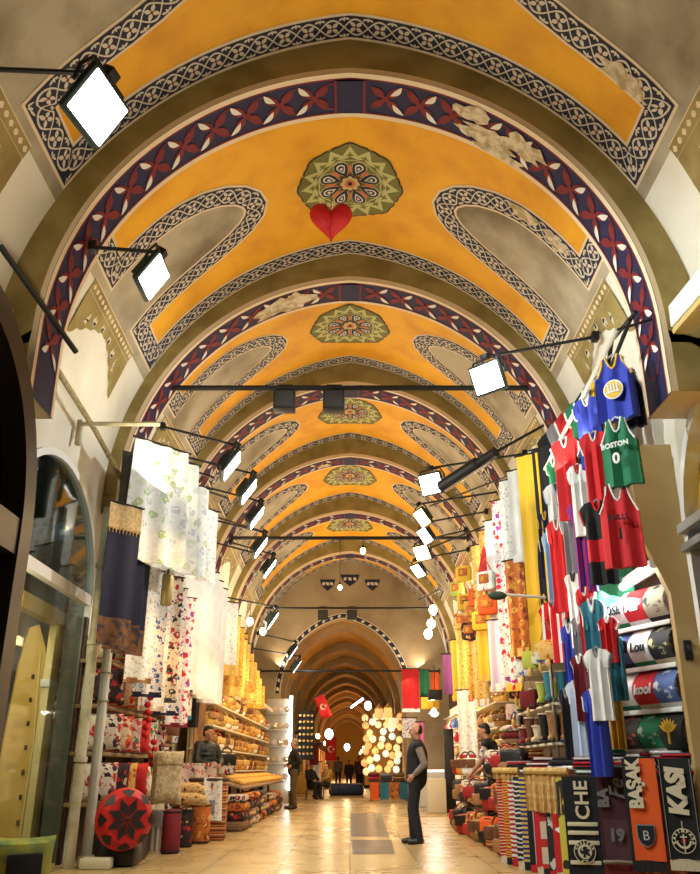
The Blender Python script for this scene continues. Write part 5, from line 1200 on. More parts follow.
for i, f in enumerate((.06, .20, .56, .66, .76, .86)):
    p = TA.lerp(TB, f) + Vector((-.08, -.06, 0))
    t = thing('gold_fringe_bundle', ORD[i] + ' tied golden tassel bundle over the narrow scarves, counted from the far end', 'tassel', (p.x, p.y, 1.07), side + R(44), 'golden tassels over the table edge')
    cloth(MB(), .24, .10 if i < 2 else .42, 4, .018, 16, 6, seed=i, t=.03).build('tassel', M('gold_tassel', (.66, .42, .16), .7, col2=(.5, .24, .06), scale=18), t); MB().tube([(-.12, -.01, .0), (.12, -.01, .0)], .035, 8).build('knot', goldc, t)
# ------------------------------------------------------------------ boots, purses, textiles on the right
t = thing('boot_shelves', 'metal shelves of boots and shoes between the shirts and the hanging textiles', 'shelf', (2.95, 12.9, 0))
BZ = [1.42, 1.92, 2.46]
for z in BZ: MB().rbox((0, 0, z - .02), (.50, 2.5, .035), .006).build('shelf', M('white_shelf_board', (.66, .62, .5), .5), t)
for (x, y) in ((-.23, -1.23), (.23, -1.23), (-.23, 1.23), (.23, 1.23)): MB().tube([(x, y, 0), (x, y, 3.1)], .022, 8).build('upright', chrome, t)
BM = [(tealc, 'teal', .40), (brownl, 'brown', .38), (M('lime_suede', (.38, .42, .06), .8), 'lime green', .30), (tanl, 'tan', .38), (maroonc, 'maroon', .26), (blackl, 'black', .38), (creaml, 'cream', .24), (M('purple_suede', (.10, .04, .2), .8), 'purple', .22), (redl, 'red', .28)]
order = [[3, 5, 6, 1, 4], [0, 2, 4, 6, 2], [2, 6, 8, 4, 6]]
for ri in range(3):
    for ci in range(5):
        mm, nm, hh = BM[order[ri][ci]]
        o = thing('pair_of_boots', '%s pair of boots, %s from the shirts on the %s boot shelf' % (nm, ORD[ci], ['lowest', 'middle', 'top'][ri]), 'boots', (2.80, 11.82 + .50 * ci, BZ[ri] + .006), R(-28 + rnd.uniform(-8, 8)), 'boots on the right shelves')
        for sg in (-1, 1):
            ch = MB().tube([(sg * .085, 0, .06), (sg * .085, 0, .13), (sg * .085, 0, hh)], [.054, .052, .074], 12).build('shaft', mm, o); MB().tube([(sg * .085 + .076 * math.cos(q_), .076 * math.sin(q_), hh) for q_ in [2 * PI * k / 12 for k in range(12)]], .012, 5, closed=True).build('cuff', creaml, ch)
            MB().tube([(sg * .085, .05, .05), (sg * .085, 0, .058), (sg * .085, -.09, .05), (sg * .085, -.16, .042), (sg * .085, -.2, .034)], [.044, .058, .052, .046, .02], 12).build('foot', mm, o); MB().rbox((sg * .085, -.07, .013), (.10, .28, .026), .01).build('sole', blackl, o)
q = random.Random(5)
# purses above and beside the seller
PX = [(508, 676, redl, 'red'), (516, 690, F5, 'dark patterned'), (513, 712, F4, 'rose printed'), (522, 668, F6, 'blue eye printed'), (503, 668, F10, 'white lace'), (496, 672, F2, 'black and white'), (489, 668, GLD2, 'amber'), (530, 660, M('lime_suede', (.38, .42, .06)), 'lime'), (540, 655, F8, 'bright printed'), (548, 650, F3, 'orange leaf'), (528, 700, maroonc, 'maroon'), (507, 655, F7, 'red dotted')]
for i, (x, y, mm, nm) in enumerate(PX):
    a, mpp = P(x, y, X=2.55 + .05 * (i % 3)); o = thing('purse', nm + ' purse hanging in the bunch over the seller and the boots', 'purse', (a.x, a.y, a.z - .12), R(-35 + q.uniform(-15, 15)), 'purses hung at the right')
    MB().rbox((0, 0, .12), (.24, .08, .26), .05).build('body', mm, o); MB().tube([(-.09, 0, .24), (0, 0, .5), (.09, 0, .24)], .010, 5).build('strap', tanl, o); MB().ell((0, -.03, -.05), (.03, .03, .07), 8, 6).build('tassel', goldc, o)
MB0 = None
for i in range(8):
    mm, nm = [(KIL, 'red kilim'), (SEQ, 'striped'), (F5, 'black leaf'), (KIL, 'red barred'), (KIL2, 'orange kilim'), (SEQ, 'dark striped'), (maroonc, 'maroon'), (F8, 'bright')][i]
    o = thing('folded_textile', '%s folded textile, %s up in the stack between the seller and the boots' % (nm, ORD[i]), 'textile', (2.86, 14.80, .93 + .104 * i), R(-6 + 2 * (i % 3)), 'folded textiles beside the seller'); MB().rbox((0, 0, .05), (.62, .7, .1), .04).build('body', mm, o); MB().rbox((-.30, 0, .05), (.04, .66, .05), .01).build('fold', mm, o)
tag(MB().rbox((0, 0, .46), (.70, .80, .92), .03).build('display_block', woodd, None, (2.88, 14.80, 0)), 'dark display block carrying the folded textiles beside the seller', 'block')
# long hanging textiles
TX = [(527, 455, 650, 18, 2.62, yellowc, 'golden yellow'), (536, 470, 640, 12, 2.75, M('yellow_embroidery', (.70, .46, .05), .8, col2=(.5, .25, .02), scale=9), 'yellow embroidered'), (517, 470, 560, 16, 2.6, whitec, 'bright white'), (508, 480, 660, 16, 2.55, F10, 'white lace'), (513, 560, 655, 16, 2.5, KIL2, 'orange medallion'), (500, 500, 690, 12, 2.5, F7, 'white and red dotted'), (493, 520, 650, 14, 2.5, whitec, 'plain white'), (487, 530, 600, 14, 2.45, F3, 'orange leaf'),
      (480, 545, 640, 16, 2.42, GLD2, 'amber brocade'), (541, 448, 600, 10, 2.8, blackc, 'black'), (497, 620, 690, 12, 2.42, M('lilac_cloth', (.6, .5, .66), .85), 'lilac'), (472, 600, 700, 16, 2.4, GLD, 'gold brocade'), (463, 625, 690, 14, 2.4, GLD2, 'pale gold'), (456, 640, 700, 12, 2.42, yellowc, 'ochre yellow'), (478, 640, 705, 14, 2.36, GLD2, 'amber dotted'), (466, 690, 760, 16, 2.36, F10, 'cream lace'), (484, 630, 680, 14, 2.38, yellowc, 'bright yellow')]
for i, (x, y0, y1, wp, X, mm, nm) in enumerate(TX):
    a, mpp = P(x, y0, X=X); z1 = P(x + 2, y1, Y=a.y)[0].z; h = max(.5, a.z - z1)
    t = thing('hanging_textile', nm + ' textile hanging on the right, %s of its kind from the shirts' % ORD[i] if i < 20 else nm, 'textile', a, R(-38 + q.uniform(-8, 8)), 'long textiles hanging on the right'); t['label'] = '%s textile panel hanging in the right row beyond the shirts' % nm
    w = max(.34, wp * mpp * 1.25); cloth(MB(), w, h, 2, .03, 14, 14, seed=i).build('cloth', mm, t); cloth(MB(), w * 1.02, .12, 3, .012, 12, 2, seed=i).build('hem', [goldc, yellowc, whitec, redc][i % 4], t).location = (0, -.01, -h + .1); MB().tube([(-w / 2 - .04, 0, .01), (w / 2 + .04, 0, .01)], .013, 6).build('rod', blk, t)
# embroidered bags bunch with red pennant
a = P(484, 545, X=2.35)[0]
t = thing('red_pennant', 'red pointed pennant above the orange hanging bags', 'pennant', a, R(-40)); MB().prism([(0, 0), (.2, -.72), (-.2, -.66)], lambda p, k: (p[0], -.02 + .03 * k, p[1])).build('cloth', redc, t); MB().ell((0, 0, .01), .03).build('finial', goldc, t)
for i, (x, y, mm, nm) in enumerate(((486, 582, F9, 'green and white'), (478, 598, orangec, 'orange'), (466, 603, yellowc, 'yellow'), (474, 615, KIL2, 'orange medallion'), (488, 606, orangec, 'deep orange'), (462, 622, F3, 'orange leaf'), (470, 632, F5, 'black leaf'), (457, 590, M('lime_suede', (.38, .42, .06)), 'lime'), (482, 622, yellowc, 'golden'), (464, 575, yellowc, 'bright yellow'))):
    a, mpp = P(x, y, X=2.32 + .03 * (i % 2)); o = thing('embroidered_bag', nm + ' embroidered bag in the orange bunch high on the right', 'bag', (a.x, a.y, a.z - .15), R(-38 + q.uniform(-12, 12)), 'orange bags high on the right')
    MB().rbox((0, 0, .17), (.36, .12, .34), .06).build('body', mm, o); MB().tube([(-.12, 0, .32), (0, 0, .58), (.12, 0, .32)], .012, 5).build('strap', orangec, o); MB().rbox((0, -.065, .2), (.2, .02, .16), .01).build('patch', KIL2, o)
t = thing('hat_hook', 'white bracket with dark gloves sticking out between the yellow textiles', 'bracket', P(540, 597, X=2.6)[0]); MB().tube([(.5, .2, 0), (-.55, -.1, .02)], .02, 6).build('arm', whitem, t); MB().ell((-.6, -.1, .0), (.13, .07, .06)).build('glove', M('dark_green_glove', (.03, .06, .04), .8), t)
# golden bag shelves at the right
t = thing('gold_bag_shelves', 'lit shelves of golden bags on the right behind the seller', 'shelf', (3.25, 20.9, 0))
for z in (.9, 1.4, 1.9, 2.4): MB().rbox((0, 0, z - .024), (.46, 5.6, .04), .008).build('shelf', palew, t)
MB().box((.25, 0, 1.5), (.02, 5.6, 3.0)).build('back_panel', M('amber_back', (.5, .3, .1)), t)
for y in (-2.75, 0, 2.75): MB().rbox((.21, y, 1.5), (.04, .05, 3.0), .006).build('upright', palew, t)
for ri, z in enumerate((.9, 1.4, 1.9, 2.4)):
    for ci in range(9):
        k = (ri * 2 + ci * 3) % 5; o = dup(proto[k], (3.19, 18.4 + .61 * ci, z), R(-40 + q.uniform(-25, 25)), '%s handbag, %s along the %s of the right golden shelves' % (nms[k][0], ORD[ci], ['lowest', 'second', 'third', 'top'][ri]) ); o['group'] = 'golden bags on the right shelving'; o.scale = (1, 1, 1)
LIGHTS.append(('AREA', Vector((2.1, 20.6, 3.0)), Vector((3.2, 20.8, 1.4)), 60, (1, .66, .28)))  # added warm light over these golden shelves, without a lamp
# bags in heaps along the right aisle
BG = [(brownl, tanl, 'brown leather'), (redl, blackl, 'red leather'), (darkc, tanl, 'charcoal cloth'), (tanl, brownl, 'tan leather'), (F2, blackl, 'white printed'), (KIL, brownl, 'red kilim'), (blackl, tanl, 'black leather'), (creaml, brownl, 'cream'), (KIL2, redl, 'orange kilim'), (SEQ, tanl, 'striped'), (orangec, blackl, 'bright orange'), (F5, redl, 'black leaf print')]
n = 0; bp = {}
for i in range(8):
    y = 12.45 + i * .78; x0 = 2.02 + .03 * math.sin(i)
    for k, z in enumerate((0, .49, .96)):
        for d_ in range(2 if k < 2 else 1):
            if (i > 2 and k == 2) or (i in (2, 3, 4, 5) and d_ == 1): continue
            kk = (i * 5 + k * 3 + d_ * 7) % 12; mm, tr, nm = BG[kk]; kind = 'backpack' if (i + k) % 2 == 0 else 'handbag'
            lb = '%s %s, %s along the %s layer of the right bag heap%s' % (nm, kind, ORD[i], ['floor', 'middle', 'top'][k], ', %s' % ['aisle side', 'wall side'][d_] if k < 2 else '')
            loc = (x0 + .08 * k + .50 * d_ + .12, y + .04 * k, z); rz = R(-48 + q.uniform(-14, 14)); key = (kk, kind)
            if key in bp: o = dup(bp[key], loc, rz, lb); o.rotation_euler = (q.uniform(-.13, .13), q.uniform(-.13, .13), rz)
            else:
                bp[key] = o = thing(kind, lb, 'bag', loc, rz, 'bags heaped along the right aisle')
                if kind == 'backpack': backpack(o, .40, .41, .23, mm, tr)
                else: handbag(o, .46, .34, .22, mm, tr)
for i in range(5, 8):
    f = i / 6; a = P(508 - 14 * f if i < 4 else 458 - 16 * (f - .6), 756, X=2.42 - .1 * f)[0]; mm, nm = [(F2, 'white patterned'), (blackl, 'black'), (creaml, 'cream'), (orangec, 'orange'), (GLD2, 'amber'), (F10, 'lace'), (GLD, 'gold'), (redl, 'red')][i]
    o = thing('shoulder_bag', nm + ' shoulder bag, %s along the top of the right bag heap' % ORD[i], 'bag', (2.26 if i < 3 else 2.22, 12.5 + .78 * i, 1.42 if i < 3 else .97), R(-45 + q.uniform(-10, 10)), 'shoulder bags on the right'); handbag(o, .42, .30, .18, mm, brownl)
# ------------------------------------------------------------------ people
skin = M('skin', (.50, .24, .14), .55); hair_d = M('dark_hair', (.02, .014, .01), .7); hair_g = M('grey_hair', (.25, .22, .19), .7)
eyew = M('eye_white', (.7, .68, .65), .3); eyed = M('eye_dark', (.02, .012, .01), .3)
def caps(mb, a, ra, b, rb, n=12):
    a, b = Vector(a), Vector(b); mb.tube([a, a.lerp(b, .5), b], [ra, (ra + rb) / 2, rb], n); mb.ell(a, ra * .998, n, 8); mb.ell(b, rb * .998, n, 8)
def melt(mb, name, mat, parent, vox=.012, sm=6):
    """melts overlapping volumes into one continuous smooth surface"""
    me = bpy.data.meshes.new(name); me.from_pydata(mb.v, [], mb.f); me.update()
    o = bpy.data.objects.new(name, me); COL.objects.link(o)
    r = o.modifiers.new('r', 'REMESH'); r.mode = 'VOXEL'; r.voxel_size = vox; r.use_smooth_shade = True
    s = o.modifiers.new('s', 'SMOOTH'); s.factor = .5; s.iterations = sm
    dg = bpy.context.evaluated_depsgraph_get(); m2 = bpy.data.meshes.new_from_object(o.evaluated_get(dg)); m2.name = name
    bpy.data.objects.remove(o); m2.materials.clear(); m2.materials.append(mat); m2.polygons.foreach_set('use_smooth', [True] * len(m2.polygons))
    return obj(name, m2, parent)
def human(label, loc, rz, J, top, trous, shoe, hair, sleeve=None, long_sleeve=True, quilt=False, bald=False, vox=.010, scale=1.0, skirt=False, hands_hidden=False, headrot=(0, 0)):
    t = thing('person', label, 'person', loc, rz); t.scale = (scale,) * 3
    D = dict(pel=(0, .0, .96), che=(0, .0, 1.30), nek=(0, .01, 1.50), hed=(0, -.01, 1.66), shl=(.19, .01, 1.44), shr=(-.19, .01, 1.44), ell=(.25, .04, 1.15), elr=(-.25, .04, 1.15), wrl=(.25, -.06, .92), wrr=(-.25, -.06, .92),
             hil=(.10, 0, .93), hir=(-.10, 0, .93), knl=(.11, -.02, .50), knr=(-.11, -.02, .50), anl=(.12, .02, .09), anr=(-.12, .02, .09))
    D.update(J); D = {k: Vector(v) for k, v in D.items()}
    mb = MB(); H = D['hed']; hm = Matrix.Rotation(headrot[0], 3, 'Z') @ Matrix.Rotation(headrot[1], 3, 'X')
    def h(x, y, z): return H + hm @ Vector((x, y, z))
    caps(mb, D['pel'], .125, D['che'], .13); caps(mb, D['che'], .13, D['nek'], .06); caps(mb, D['nek'], .055, H, .055); mb.ell(D['che'] + Vector((0, 0, .06)), (.17, .11, .16))
    for s in 'lr':
        caps(mb, D['sh' + s], .058, D['el' + s], .042); caps(mb, D['el' + s], .042, D['wr' + s], .028); caps(mb, D['che'] + Vector((0, 0, .10)), .07, D['sh' + s], .058)
        caps(mb, D['pel'], .11, D['hi' + s], .095); caps(mb, D['hi' + s], .095, D['kn' + s], .058); caps(mb, D['kn' + s], .056, D['an' + s], .038)
        w = D['wr' + s]; d = (w - D['el' + s]).normalized(); fw = Vector((0, -1, 0)); side = d.cross(Vector((1, 0, 0))); side = side.normalized() if side.length > .1 else fw
        palm = w + d * .055; caps(mb, w, .026, palm, .034)
        inn = Vector((-1 if s == 'l' else 1, 0, 0))
        for k, L in enumerate((.068, .078, .072, .056)):
            b0 = w + d * .085 + side * (.030 - .020 * k); b1 = b0 + d * L * .55 + inn * .008; b2 = b1 + d * L * .35 + inn * .024
            caps(mb, b0 - d * .03, .0105, b1, .0095, 8); caps(mb, b1, .0095, b2, .008, 8)
        b0 = w + d * .03 + side * .03; b1 = b0 + d * .035 + side * .028 + inn * .01; caps(mb, b0, .013, b1, .011, 8); caps(mb, b1, .011, b1 + d * .03 + inn * .012, .009, 8)
    mb.ell(h(0, .01, .01), (.074, .094, .108)); mb.ell(h(0, -.028, -.055), (.056, .066, .062)); mb.ell(h(0, -.104, -.014), (.015, .024, .030)); mb.ell(h(0, -.084, .030), (.052, .02, .014))
    mb.ell(h(0, -.086, -.062), (.026, .016, .008)); mb.ell(h(0, -.083, -.075), (.022, .015, .008)); mb.ell(h(0, -.074, -.098), (.026, .022, .020))
    for sx in (-1, 1): mb.ell(h(sx * .076, .008, -.008), (.012, .022, .034)); mb.ell(h(sx * .042, -.07, -.03), (.022, .02, .022))
    melt(mb, 'body', skin, t, vox)
    for sx in (-1, 1):
        mb = MB(); mb.ell(h(sx * .030, -.086, .008), (.013, .010, .009), 8, 6, 0); mb.ell(h(sx * .030, -.095, .008), (.006, .004, .006), 8, 6, 1); mb.build('eye', [eyew, eyed], t)
        MB().tube([h(sx * .048, -.088, .026), h(sx * .03, -.098, .033), h(sx * .012, -.098, .028)], .005, 5).build('eyebrow', hair, t)
    mb = MB()
    if bald: mb.ell(h(0, .035, -.005), (.080, .076, .065)); mb.ell(h(0, .055, .04), (.066, .06, .06))
    else: mb.ell(h(0, .028, .045), (.080, .092, .082)); mb.ell(h(0, .05, -.02), (.077, .066, .066)); mb.ell(h(0, -.045, .088), (.052, .035, .022))
    melt(mb, 'hair', hair, t, .010)
    # clothes
    mb = MB(); g = .034 if quilt else .026
    caps(mb, D['pel'] + Vector((0, 0, -.02)), .145 + g, D['che'], .145 + g); mb.ell(D['che'] + Vector((0, 0, .06)), (.185 + g, .125 + g, .16)); caps(mb, D['che'], .13, D['nek'] - Vector((0, 0, .03)), .085)
    for s in 'lr':
        caps(mb, D['che'] + Vector((0, 0, .10)), .085, D['sh' + s], .072 + g * .4)
        if sleeve is None: caps(mb, D['sh' + s], .072 + g * .4, D['el' + s], .058 + g * .4); (caps(mb, D['el' + s], .058 + g * .4, D['el' + s].lerp(D['wr' + s], .9), .044 + g * .3) if long_sleeve else None)
    if quilt:
        for k in range(5): mb.lathe([(.15 + g, -.02), (.185 + g, 0), (.15 + g, .02)], 16, D['pel'].lerp(D['che'], k / 4.2), sy=.85)
    melt(mb, 'jacket', top, t, .012 if vox < .013 else vox)
    if sleeve is not None:
        for s in 'lr':
            mb = MB(); e = D['el' + s]; caps(mb, D['sh' + s], .068, D['sh' + s].lerp(e, 1 if long_sleeve else .75), .056)
            if long_sleeve: caps(mb, e, .056, e.lerp(D['wr' + s], .93), .042)
            melt(mb, 'sleeve', sleeve, t, .012)
    mb = MB(); caps(mb, D['pel'], .14, D['pel'] - Vector((0, 0, .08)), .13)
    for s in 'lr': caps(mb, D['pel'], .13, D['hi' + s], .112); caps(mb, D['hi' + s], .112, D['kn' + s], .078); caps(mb, D['kn' + s], .078, D['an' + s].lerp(D['kn' + s], .02), .062)
    melt(mb, 'trousers', trous, t, .012 if vox < .013 else vox)
    for s in 'lr':
        a = D['an' + s]; fz = a.z - .09; mb = MB(); mb.tube([(a.x, a.y + .07, fz + .045), (a.x, a.y + .02, fz + .055), (a.x, a.y - .08, fz + .045), (a.x, a.y - .16, fz + .035), (a.x, a.y - .19, fz + .03)], [.035, .046, .045, .043, .02], 12); caps(mb, a + Vector((0, 0, .02)), .05, a - Vector((0, 0, .03)), .045)
        melt(mb, 'shoe', shoe, t, .010, 3)
    return t
p = P(417, 841, Z=0)[0]; k_ = 14.5 / p.y; p = P(417, 842, Y=14.4)[0]
vest = M('black_vest', (.012, .012, .013), .75); slv = M('grey_sleeve', (.20, .16, .13), .85, col2=(.26, .21, .17), scale=30); dkt = M('dark_trousers', (.014, .014, .016), .8); shoeb = M('black_shoe', (.012, .01, .01), .4)
human('balding man in a black vest with grey sleeves standing in the aisle, looking left', (p.x, p.y, .0), R(-98), dict(pel=(0, .02, .96), che=(0, .04, 1.30), nek=(0, .05, 1.50), hed=(0, .03, 1.66), shl=(.19, .07, 1.43), ell=(.27, .17, 1.16), wrl=(.23, .0, 1.00), shr=(-.19, .03, 1.43), elr=(-.26, .12, 1.15), wrr=(-.24, .04, .93), knl=(.10, -.03, .50), anl=(.11, .05, .09), knr=(-.10, -.07, .50), anr=(-.10, -.06, .09)),
      vest, dkt, shoeb, hair_d, slv, bald=True, vox=.008, headrot=(R(8), R(4)))
p = P(293, 810, Y=26.2)[0]
human('grey haired man in a black jacket and khaki trousers standing before the golden slippers', (p.x, p.y, 0), R(-82), dict(ell=(.28, .14, 1.18), wrl=(.16, -.06, 1.08), elr=(-.27, -.02, 1.15), wrr=(-.16, -.18, 1.1), anl=(.12, .03, .09), anr=(-.12, -.05, .09)), vest, M('khaki_trousers', (.09, .07, .04), .85), shoeb, hair_g, vox=.012, scale=1.07)
p = P(206, 760, X=-2.72)[0]
human('man with a moustache in a dark quilted jacket behind the goods on the left', (p.x, p.y, .0), R(50), dict(hed=(0, -.03, 1.66), shl=(.2, 0, 1.42), ell=(.27, -.08, 1.18), wrl=(.12, -.24, 1.1), elr=(-.27, -.05, 1.17), wrr=(-.12, -.24, 1.12)), M('dark_quilt', (.012, .014, .012), .5), dkt, shoeb, hair_d, quilt=True, vox=.010, scale=1.04, headrot=(R(10), R(6)))
p = P(487, 750, X=2.45)[0]
human('seller in a black waistcoat and printed sleeves bending over the right bag heap', (2.50, 15.85, .0), R(-118), dict(pel=(0, .06, .98), che=(0, -.02, 1.31), nek=(0, -.05, 1.50), hed=(0, -.10, 1.66), shl=(.19, -.02, 1.43), ell=(.24, -.10, 1.16), wrl=(.2, -.28, .98), shr=(-.19, -.02, 1.43), elr=(-.26, -.08, 1.16), wrr=(-.2, -.3, 1.02)), vest, dkt, shoeb, hair_d, MF('printed_sleeve', (.6, .55, .5), [(.4, .05, .05), (.1, .1, .15)], 14, .4), long_sleeve=False, vox=.010, scale=1.04, headrot=(R(10), R(14)))
sit = dict(pel=(0, .1, .50), che=(0, .1, .84), nek=(0, .08, 1.04), hed=(0, .05, 1.20), shl=(.19, .1, .98), shr=(-.19, .1, .98), ell=(.25, .0, .74), elr=(-.25, 0, .74), wrl=(.14, -.22, .66), wrr=(-.14, -.22, .66), hil=(.1, .06, .48), hir=(-.1, .06, .48), knl=(.13, -.36, .50), knr=(-.13, -.36, .50), anl=(.13, -.34, .09), anr=(-.13, -.34, .09))
def stool(p, label):
    t = thing('stool', label, 'stool', (p.x, p.y, 0)); MB().rbox((0, 0, .315), (.36, .36, .05), .02).build('seat', woodm, t)
    for sx in (-1, 1):
        for sy in (-1, 1): MB().tube([(sx * .14, sy * .14, .30), (sx * .17, sy * .17, 0)], .02, 6).build('leg', woodd, t)
for (x, Y, rz, top, hr, lb, sl) in ((369, 37.5, 60, vest, hair_d, 'seated person in black on the right of the blue bundle far down the aisle', 'stool under the person in black beside the blue bundle'), (325, 37, -60, M('ochre_jacket', (.30, .2, .06), .8), hair_d, 'seated person in an ochre top left of the blue bundle far down the aisle', 'stool under the person in ochre far down the aisle'), (312, 34.5, 40, vest, hair_g, 'seated grey haired person at the far left shopfront', 'stool under the grey haired person at the far left')):
    p = P(x, 800, Y=Y)[0]; human(lb, (p.x, p.y, 0), R(rz), sit, top, dkt, shoeb, hr, vox=.016); c, s_ = math.cos(R(rz)), math.sin(R(rz)); stool(Vector((p.x - s_ * .1, p.y + c * .1, 0)), sl)
for (x, Y, rz, top, sc, lb) in ((349, 46, 0, vest, .84, 'small dark figure standing in the middle of the far aisle'), (359, 48, 20, M('brown_jacket', (.1, .05, .03), .8), .95, 'dark figure standing just right of the small one in the far aisle'), (338, 58, 180, M('grey_jacket', (.1, .1, .1), .8), 1, 'farthest standing figure beyond the red flag'), (361, 64, 10, M('red_jacket', (.3, .03, .03), .8), 1, 'person in a red jacket deep in the far aisle')):
    p = P(x, 790, Y=Y)[0]; human(lb, (p.x, p.y, 0), R(rz), {}, top, dkt, shoeb, hair_d, vox=.02, scale=sc)

# ------------------------------------------------------------------ heart on the vault
a = P(331, 222, Y=9.75)[0]
t = thing('red_heart', 'red heart of gathered cloth hung under the first vault medallion', 'decoration', a, (R(30), 0, 0)); mb = MB(); n, m_ = 40, 10
def hp(i, r):
    th = 2 * PI * i / n; return (.0188 * 16 * math.sin(th) ** 3 * r, .0188 * (13 * math.cos(th) - 5 * math.cos(2 * th) - 2 * math.cos(3 * th) - math.cos(4 * th)) * r + .03)
for sg in (-1, 1):
    mb.grid(lambda u, v: (lambda q_: (q_[0], sg * (.15 * math.sqrt(max(0, 1 - v * v)) + .035 * math.sin(23 * u + 17 * v) * math.sin(31 * v) * (1 - v)), q_[1]))(hp(u * n, v)), n, m_)
mb.build('heart', M('red_satin', (.62, .012, .02), .5, bump=1.0, bscale=14), t); MB().tube([(0, 0, .1), (0, .16, .44)], .006, 5).build('string', blk, t)

# ------------------------------------------------------------------ far end, right
def banner(name, label, x, y0, y1, wpx, Y, mat, rz=0, hemm=None):
    a, mpp = P(x, y0, Y=Y); z1 = P(x, y1, Y=Y)[0].z; w = wpx * mpp; h = a.z - z1
    t = thing(name, label, 'banner', a, R(rz)); cloth(MB(), w, h, 1.2, .03, 10, 8).build('cloth', mat, t); MB().tube([(-w / 2 - .05, 0, .01), (w / 2 + .05, 0, .01)], .02, 6).build('rod', blk, t)
    if hemm: cloth(MB(), w * 1.02, h * .08, 1.2, .03, 10, 2).build('hem', hemm, t).location = (0, -.012, -h * .92)
    return t
banner('cloth_banner', 'red cloth banner hung beside the far opening above the man in the vest', 410, 669, 712, 17, 29.5, redc, 0, whitec)
banner('cloth_banner', 'dark green cloth hung right of the red banner', 424, 670, 698, 9, 29.5, greenc)
banner('cloth_banner', 'golden yellow cloth below the dark green one', 430, 697, 709, 18, 29.3, yellowc)
banner('cloth_banner', 'orange striped cloth between the green and purple ones', 435, 672, 690, 8, 28.5, orangec)
banner('cloth_banner', 'purple cloth banner hung at the right of the far shop', 448, 654, 694, 11, 23.5, purplec, -25)
a = P(435, 695, Y=27)[0]
t = thing('loudspeaker', 'black loudspeaker hung over the lit far shop at the right', 'loudspeaker', a); MB().rbox((0, 0, 0), (.42, .3, .30), .02).build('cabinet', blk, t); MB().rbox((0, -.155, 0), (.36, .01, .24), .004).build('grille', M('speaker_grille', (.03, .03, .03)), t); MB().tube([(0, 0, .14), (0, 0, .9)], .015, 6).build('hanger', blk, t)
a = P(449, 755, X=2.7)[0]
t = thing('black_column', 'tall narrow black cabinet beside the lit far shop', 'cabinet', (a.x, a.y, 0)); MB().rbox((0, 0, 1.05), (.26, .3, 2.1), .02).build('body', blk, t); MB().rbox((0, -.155, 1.3), (.2, .012, 1.2), .005).build('door', M('speaker_grille', (.03, .03, .03)), t)
# lit shop with a white counter
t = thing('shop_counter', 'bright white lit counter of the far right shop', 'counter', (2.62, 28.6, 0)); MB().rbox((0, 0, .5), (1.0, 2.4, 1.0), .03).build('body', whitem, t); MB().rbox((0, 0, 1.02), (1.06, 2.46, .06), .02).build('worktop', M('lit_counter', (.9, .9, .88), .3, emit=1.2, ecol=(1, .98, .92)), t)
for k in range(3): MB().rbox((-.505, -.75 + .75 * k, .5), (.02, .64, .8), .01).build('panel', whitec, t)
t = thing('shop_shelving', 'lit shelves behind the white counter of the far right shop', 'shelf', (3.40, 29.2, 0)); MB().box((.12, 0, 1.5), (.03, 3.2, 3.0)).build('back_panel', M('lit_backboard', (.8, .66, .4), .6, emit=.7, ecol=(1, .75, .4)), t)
for k in range(5): MB().rbox((0, 0, 1.0 + .42 * k), (.24, 3.2, .03), .006).build('shelf', palew, t)
q = random.Random(21); VP = {}
for r_ in range(4):
    for ci in range(6):
        mm, nm = [(M('blue_china', (.08, .16, .45), .3), 'blue'), (pinkc, 'pink'), (goldc, 'golden'), (whitec, 'white'), (redc, 'red'), (tealc, 'teal')][(ci * 5 + r_ * 2) % 6]
        lb = '%s vase, %s along the %s shelf of the lit far shop' % (nm, ORD[ci], ['lowest', 'second', 'third', 'top'][r_]); loc = (3.37, 27.95 + .5 * ci, 1.02 + .42 * r_)
        if nm in VP: dup(VP[nm], loc, 0, lb)
        else:
            VP[nm] = o = thing('vase', lb, 'vase', loc, 0, 'vases in the lit far shop'); MB().lathe([(.05, 0), (.09, .06), (.11, .13), (.06, .22), (.04, .26), (.06, .30)], 14).build('body', mm, o); MB().tube([(.06 * math.cos(k), .06 * math.sin(k), .30) for k in [2 * PI * j / 10 for j in range(10)]], .008, 5, closed=True).build('rim', goldc, o)
LIGHTS.append(('POINT', Vector((2.6, 28.2, 2.7)), None, 70, (1, .92, .78)))
t = thing('shop_lamp', 'glaring white lamp over the counter of the far right shop', 'lamp', (2.75, 28.6, 2.75)); MB().lathe([(.02, .2), (.10, .12), (.2, 0)], 16).build('shade', whitem, t); MB().ell((0, 0, .0), (.13, .13, .1)).build('bulb', lens_w, t); MB().tube([(0, 0, .2), (0, 0, .7)], .01, 5).build('cord', blk, t)
banner('cloth_banner', 'blue and white patterned cloth behind the man in the vest', 409, 718, 738, 14, 30.5, F6)
banner('cloth_banner', 'pink cloth in the lit shop right of the man in the vest', 420, 722, 742, 7, 30.3, pinkc)
for i in range(5):
    p = P(446 - 3 * i, 800, X=2.35)[0]
tag(MB().rbox((0, 0, .42), (.5, .5, .84), .03).build('pale_pedestal', palew, None, (2.3, 24.2, 0)), 'pale pedestal at the far end of the right bag heap', 'pedestal')
